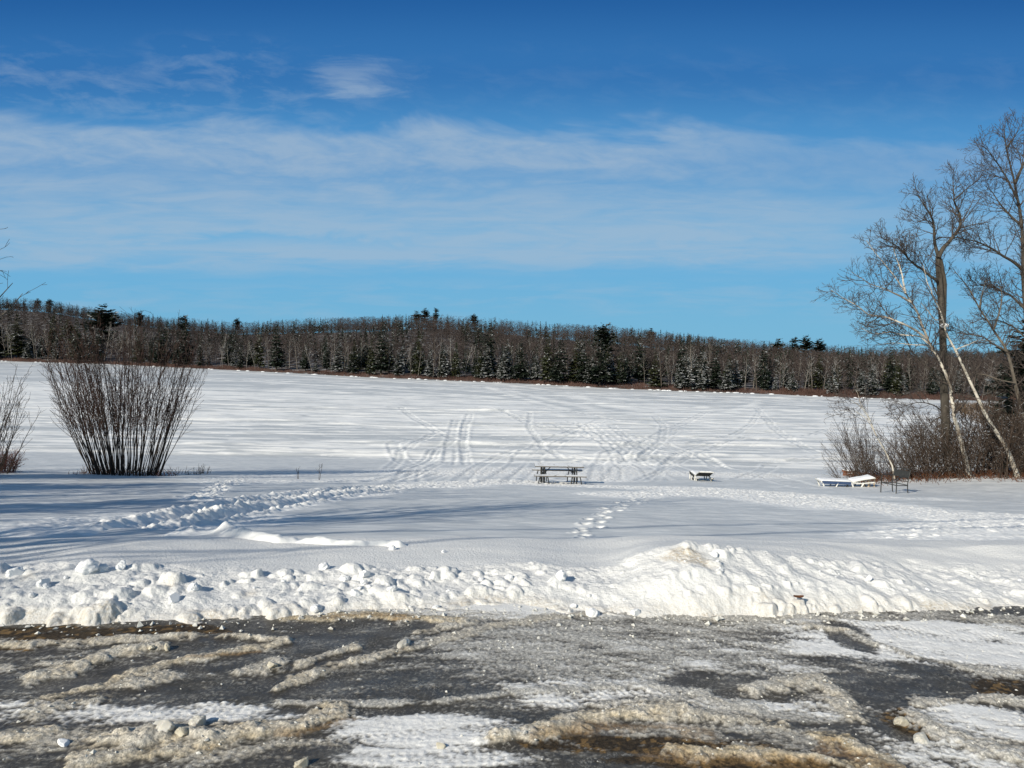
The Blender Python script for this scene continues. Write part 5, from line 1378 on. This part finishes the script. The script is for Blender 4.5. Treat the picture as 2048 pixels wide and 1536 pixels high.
for i, (px, py, w_, h_, d_, ang, mt, lab) in enumerate(CH):
    p = on_plane(px, py, 0.); z, _, _ = lot_z(p[0], p[1] + d_ * .3)
    o = link('ice_chunk', blob('ice_chunk', mt, (w_ / 2 * 1.1, d_ / 2 * 1.05, h_ * .66), 40 + i, 4, .16, 2.4, ang + 3 if ang else None), None, (p[0], p[1] + d_ * .4, max(z, -.01) + h_ * .14))
    o.rotation_euler = (rng.normal() * .12, rng.normal() * .12, rng.normal() * .6); tag(o, lab, 'ice chunk', 'loose ice chunks on the lot')
CV = [blob('snow_clod', M_CLOD, (1, .9, .78), 70 + i, 4, .30, 1.7, [None, 3, 4, None, 5, 2][i]) for i in range(6)]
BIGC = [(175, 1142, .088, 'largest rounded snow clod high on the left of the bank'), (88, 1172, .06, 'flat topped snow clod below the largest clod at left'), (242, 1136, .060, 'snow clod on the crest right of the largest clod'), (648, 1138, .055, 'upright snow clod on the bank crest left of centre'), (30, 1150, .07, 'rounded snow clod on the bank at the left edge'),
        (388, 1178, .050, 'snow clod casting a small shadow on the left bank crest'), (785, 1099, .038, 'lone snow clod on the smooth drift behind the bank'), (888, 1105, .03, 'snow clod beside the footprints on the drift'), (730, 1152, .05, 'snow clod right of the upright clod'), (1185, 1232, .055, 'snow clod at the pointed left foot of the right hand lobe'), (1270, 1228, .045, 'snow clod at the base of the right lobe')]
for i, (px, py, r_, lab) in enumerate(BIGC):
    d = np.interp(px, cols, kB[:, 1]) + (1248 - py) / 1000 * 8.5 * (1 if py < 1200 else .2)
    for dt in np.linspace(5.2, 9, 380):
        p = at(px, py, dt)
        if max(bank_z(p[0], p[1]), float(ground(p[0], p[1]))) > p[2]: break
    o = link('snow_clod', CV[i % 6], None, (p[0], p[1], p[2] + r_ * .35)); o.scale = (r_, r_, r_); o.rotation_euler = (0, 0, rng.random() * 6)
    tag(o, lab, 'snow clod', 'large snow clods on the bank')
for k in range(48):
    x = rng.uniform(-5.2, 5.2); j = np.searchsorted(xs2, x); y = yB[j] + (yT[j] - yB[j]) * rng.random() ** .8 * .95 - .04
    r_ = float(np.clip(rng.lognormal(math.log(.026), .4), .014, .06)) * (1.0 if x < 1 else .75)
    z = bank_z(x, y)
    if z < .0: z = 0.
    o = link('snow_clod', CV[k % 6], None, (x, y, z + r_ * .25)); o.scale = (r_, r_ * rng.uniform(.8, 1.2), r_ * rng.uniform(.75, 1.1)); o.rotation_euler = (rng.normal() * .3, rng.normal() * .3, rng.random() * 6)
    tag(o, 'small white snow clod among many on the rough face of the ploughed bank', 'snow clod', 'small snow clods on the bank')
# crumbs of slush and ice strewn over the lot and at the foot of the bank
V0 = np.array([(1, 0, 0), (-1, 0, 0), (0, 1, 0), (0, -1, 0), (0, 0, 1), (0, 0, -1)], float); F0 = np.array([(0, 2, 4), (2, 1, 4), (1, 3, 4), (3, 0, 4), (2, 0, 5), (1, 2, 5), (3, 1, 5), (0, 3, 5)])
Vs, Fs, off = [], [], 0
def crumb_at(x, y, z, r):
    global off
    V = V0 * (r * rng.uniform(.6, 1.3, size=(6, 1))) * np.array([1.2, 1.0, .8]); a = rng.random() * 6; ca, sa = math.cos(a), math.sin(a)
    V = np.stack([V[:, 0] * ca - V[:, 1] * sa, V[:, 0] * sa + V[:, 1] * ca, V[:, 2]], 1) + rng.normal(size=(6, 3)) * r * .18 + [x, y, z + r * .35]
    Vs.append(V); Fs.append(F0 + off); off += 6
k = 0
while k < 1700:
    y = rng.uniform(2.9, 6.4); x = rng.uniform(-.80 * y - .2, .80 * y + .2); z, cv, br = lot_z(x, y)
    if rng.random() > .03 + .8 * cv: continue
    crumb_at(x, y, z, float(np.clip(rng.lognormal(math.log(.0045), .45), .0025, .014))); k += 1
for k in range(420):
    x = rng.uniform(-5, 5); j = np.searchsorted(xs2, x); y = yB[j] - abs(rng.normal()) * .16; z, _, _ = lot_z(x, y); crumb_at(x, y, max(z, 0), float(np.clip(rng.lognormal(math.log(.010), .5), .004, .03)))
tag(link('slush_crumbs', mk_mesh('slush_crumbs', np.concatenate(Vs), [np.concatenate(Fs)], M_CRUMB, False)), 'small crumbs of ice and slush strewn over the lot', 'ice', kind='stuff')
# a brown leaf or two at the foot of the bank
for px, py, lab in [(1596, 1219, 'single curled brown leaf at the foot of the bank, right of centre')]:
    p = on_plane(px, py, .03); T = Tubes(); u_ = np.linspace(-1, 1, 7); v_ = np.linspace(-1, 1, 5); U, V_ = np.meshgrid(u_, v_)
    wv_ = (1 - U ** 2) ** .5 * .028
    o = link('fallen_leaf', grid_mesh('fallen_leaf', U * .045, V_ * wv_, .012 * V_ ** 2 + .01 * U ** 2 + .02, M_LEAF), None, (p[0], p[1], max(bank_z(p[0], p[1]), 0.0) + .01)); tag(o, lab, 'leaf')
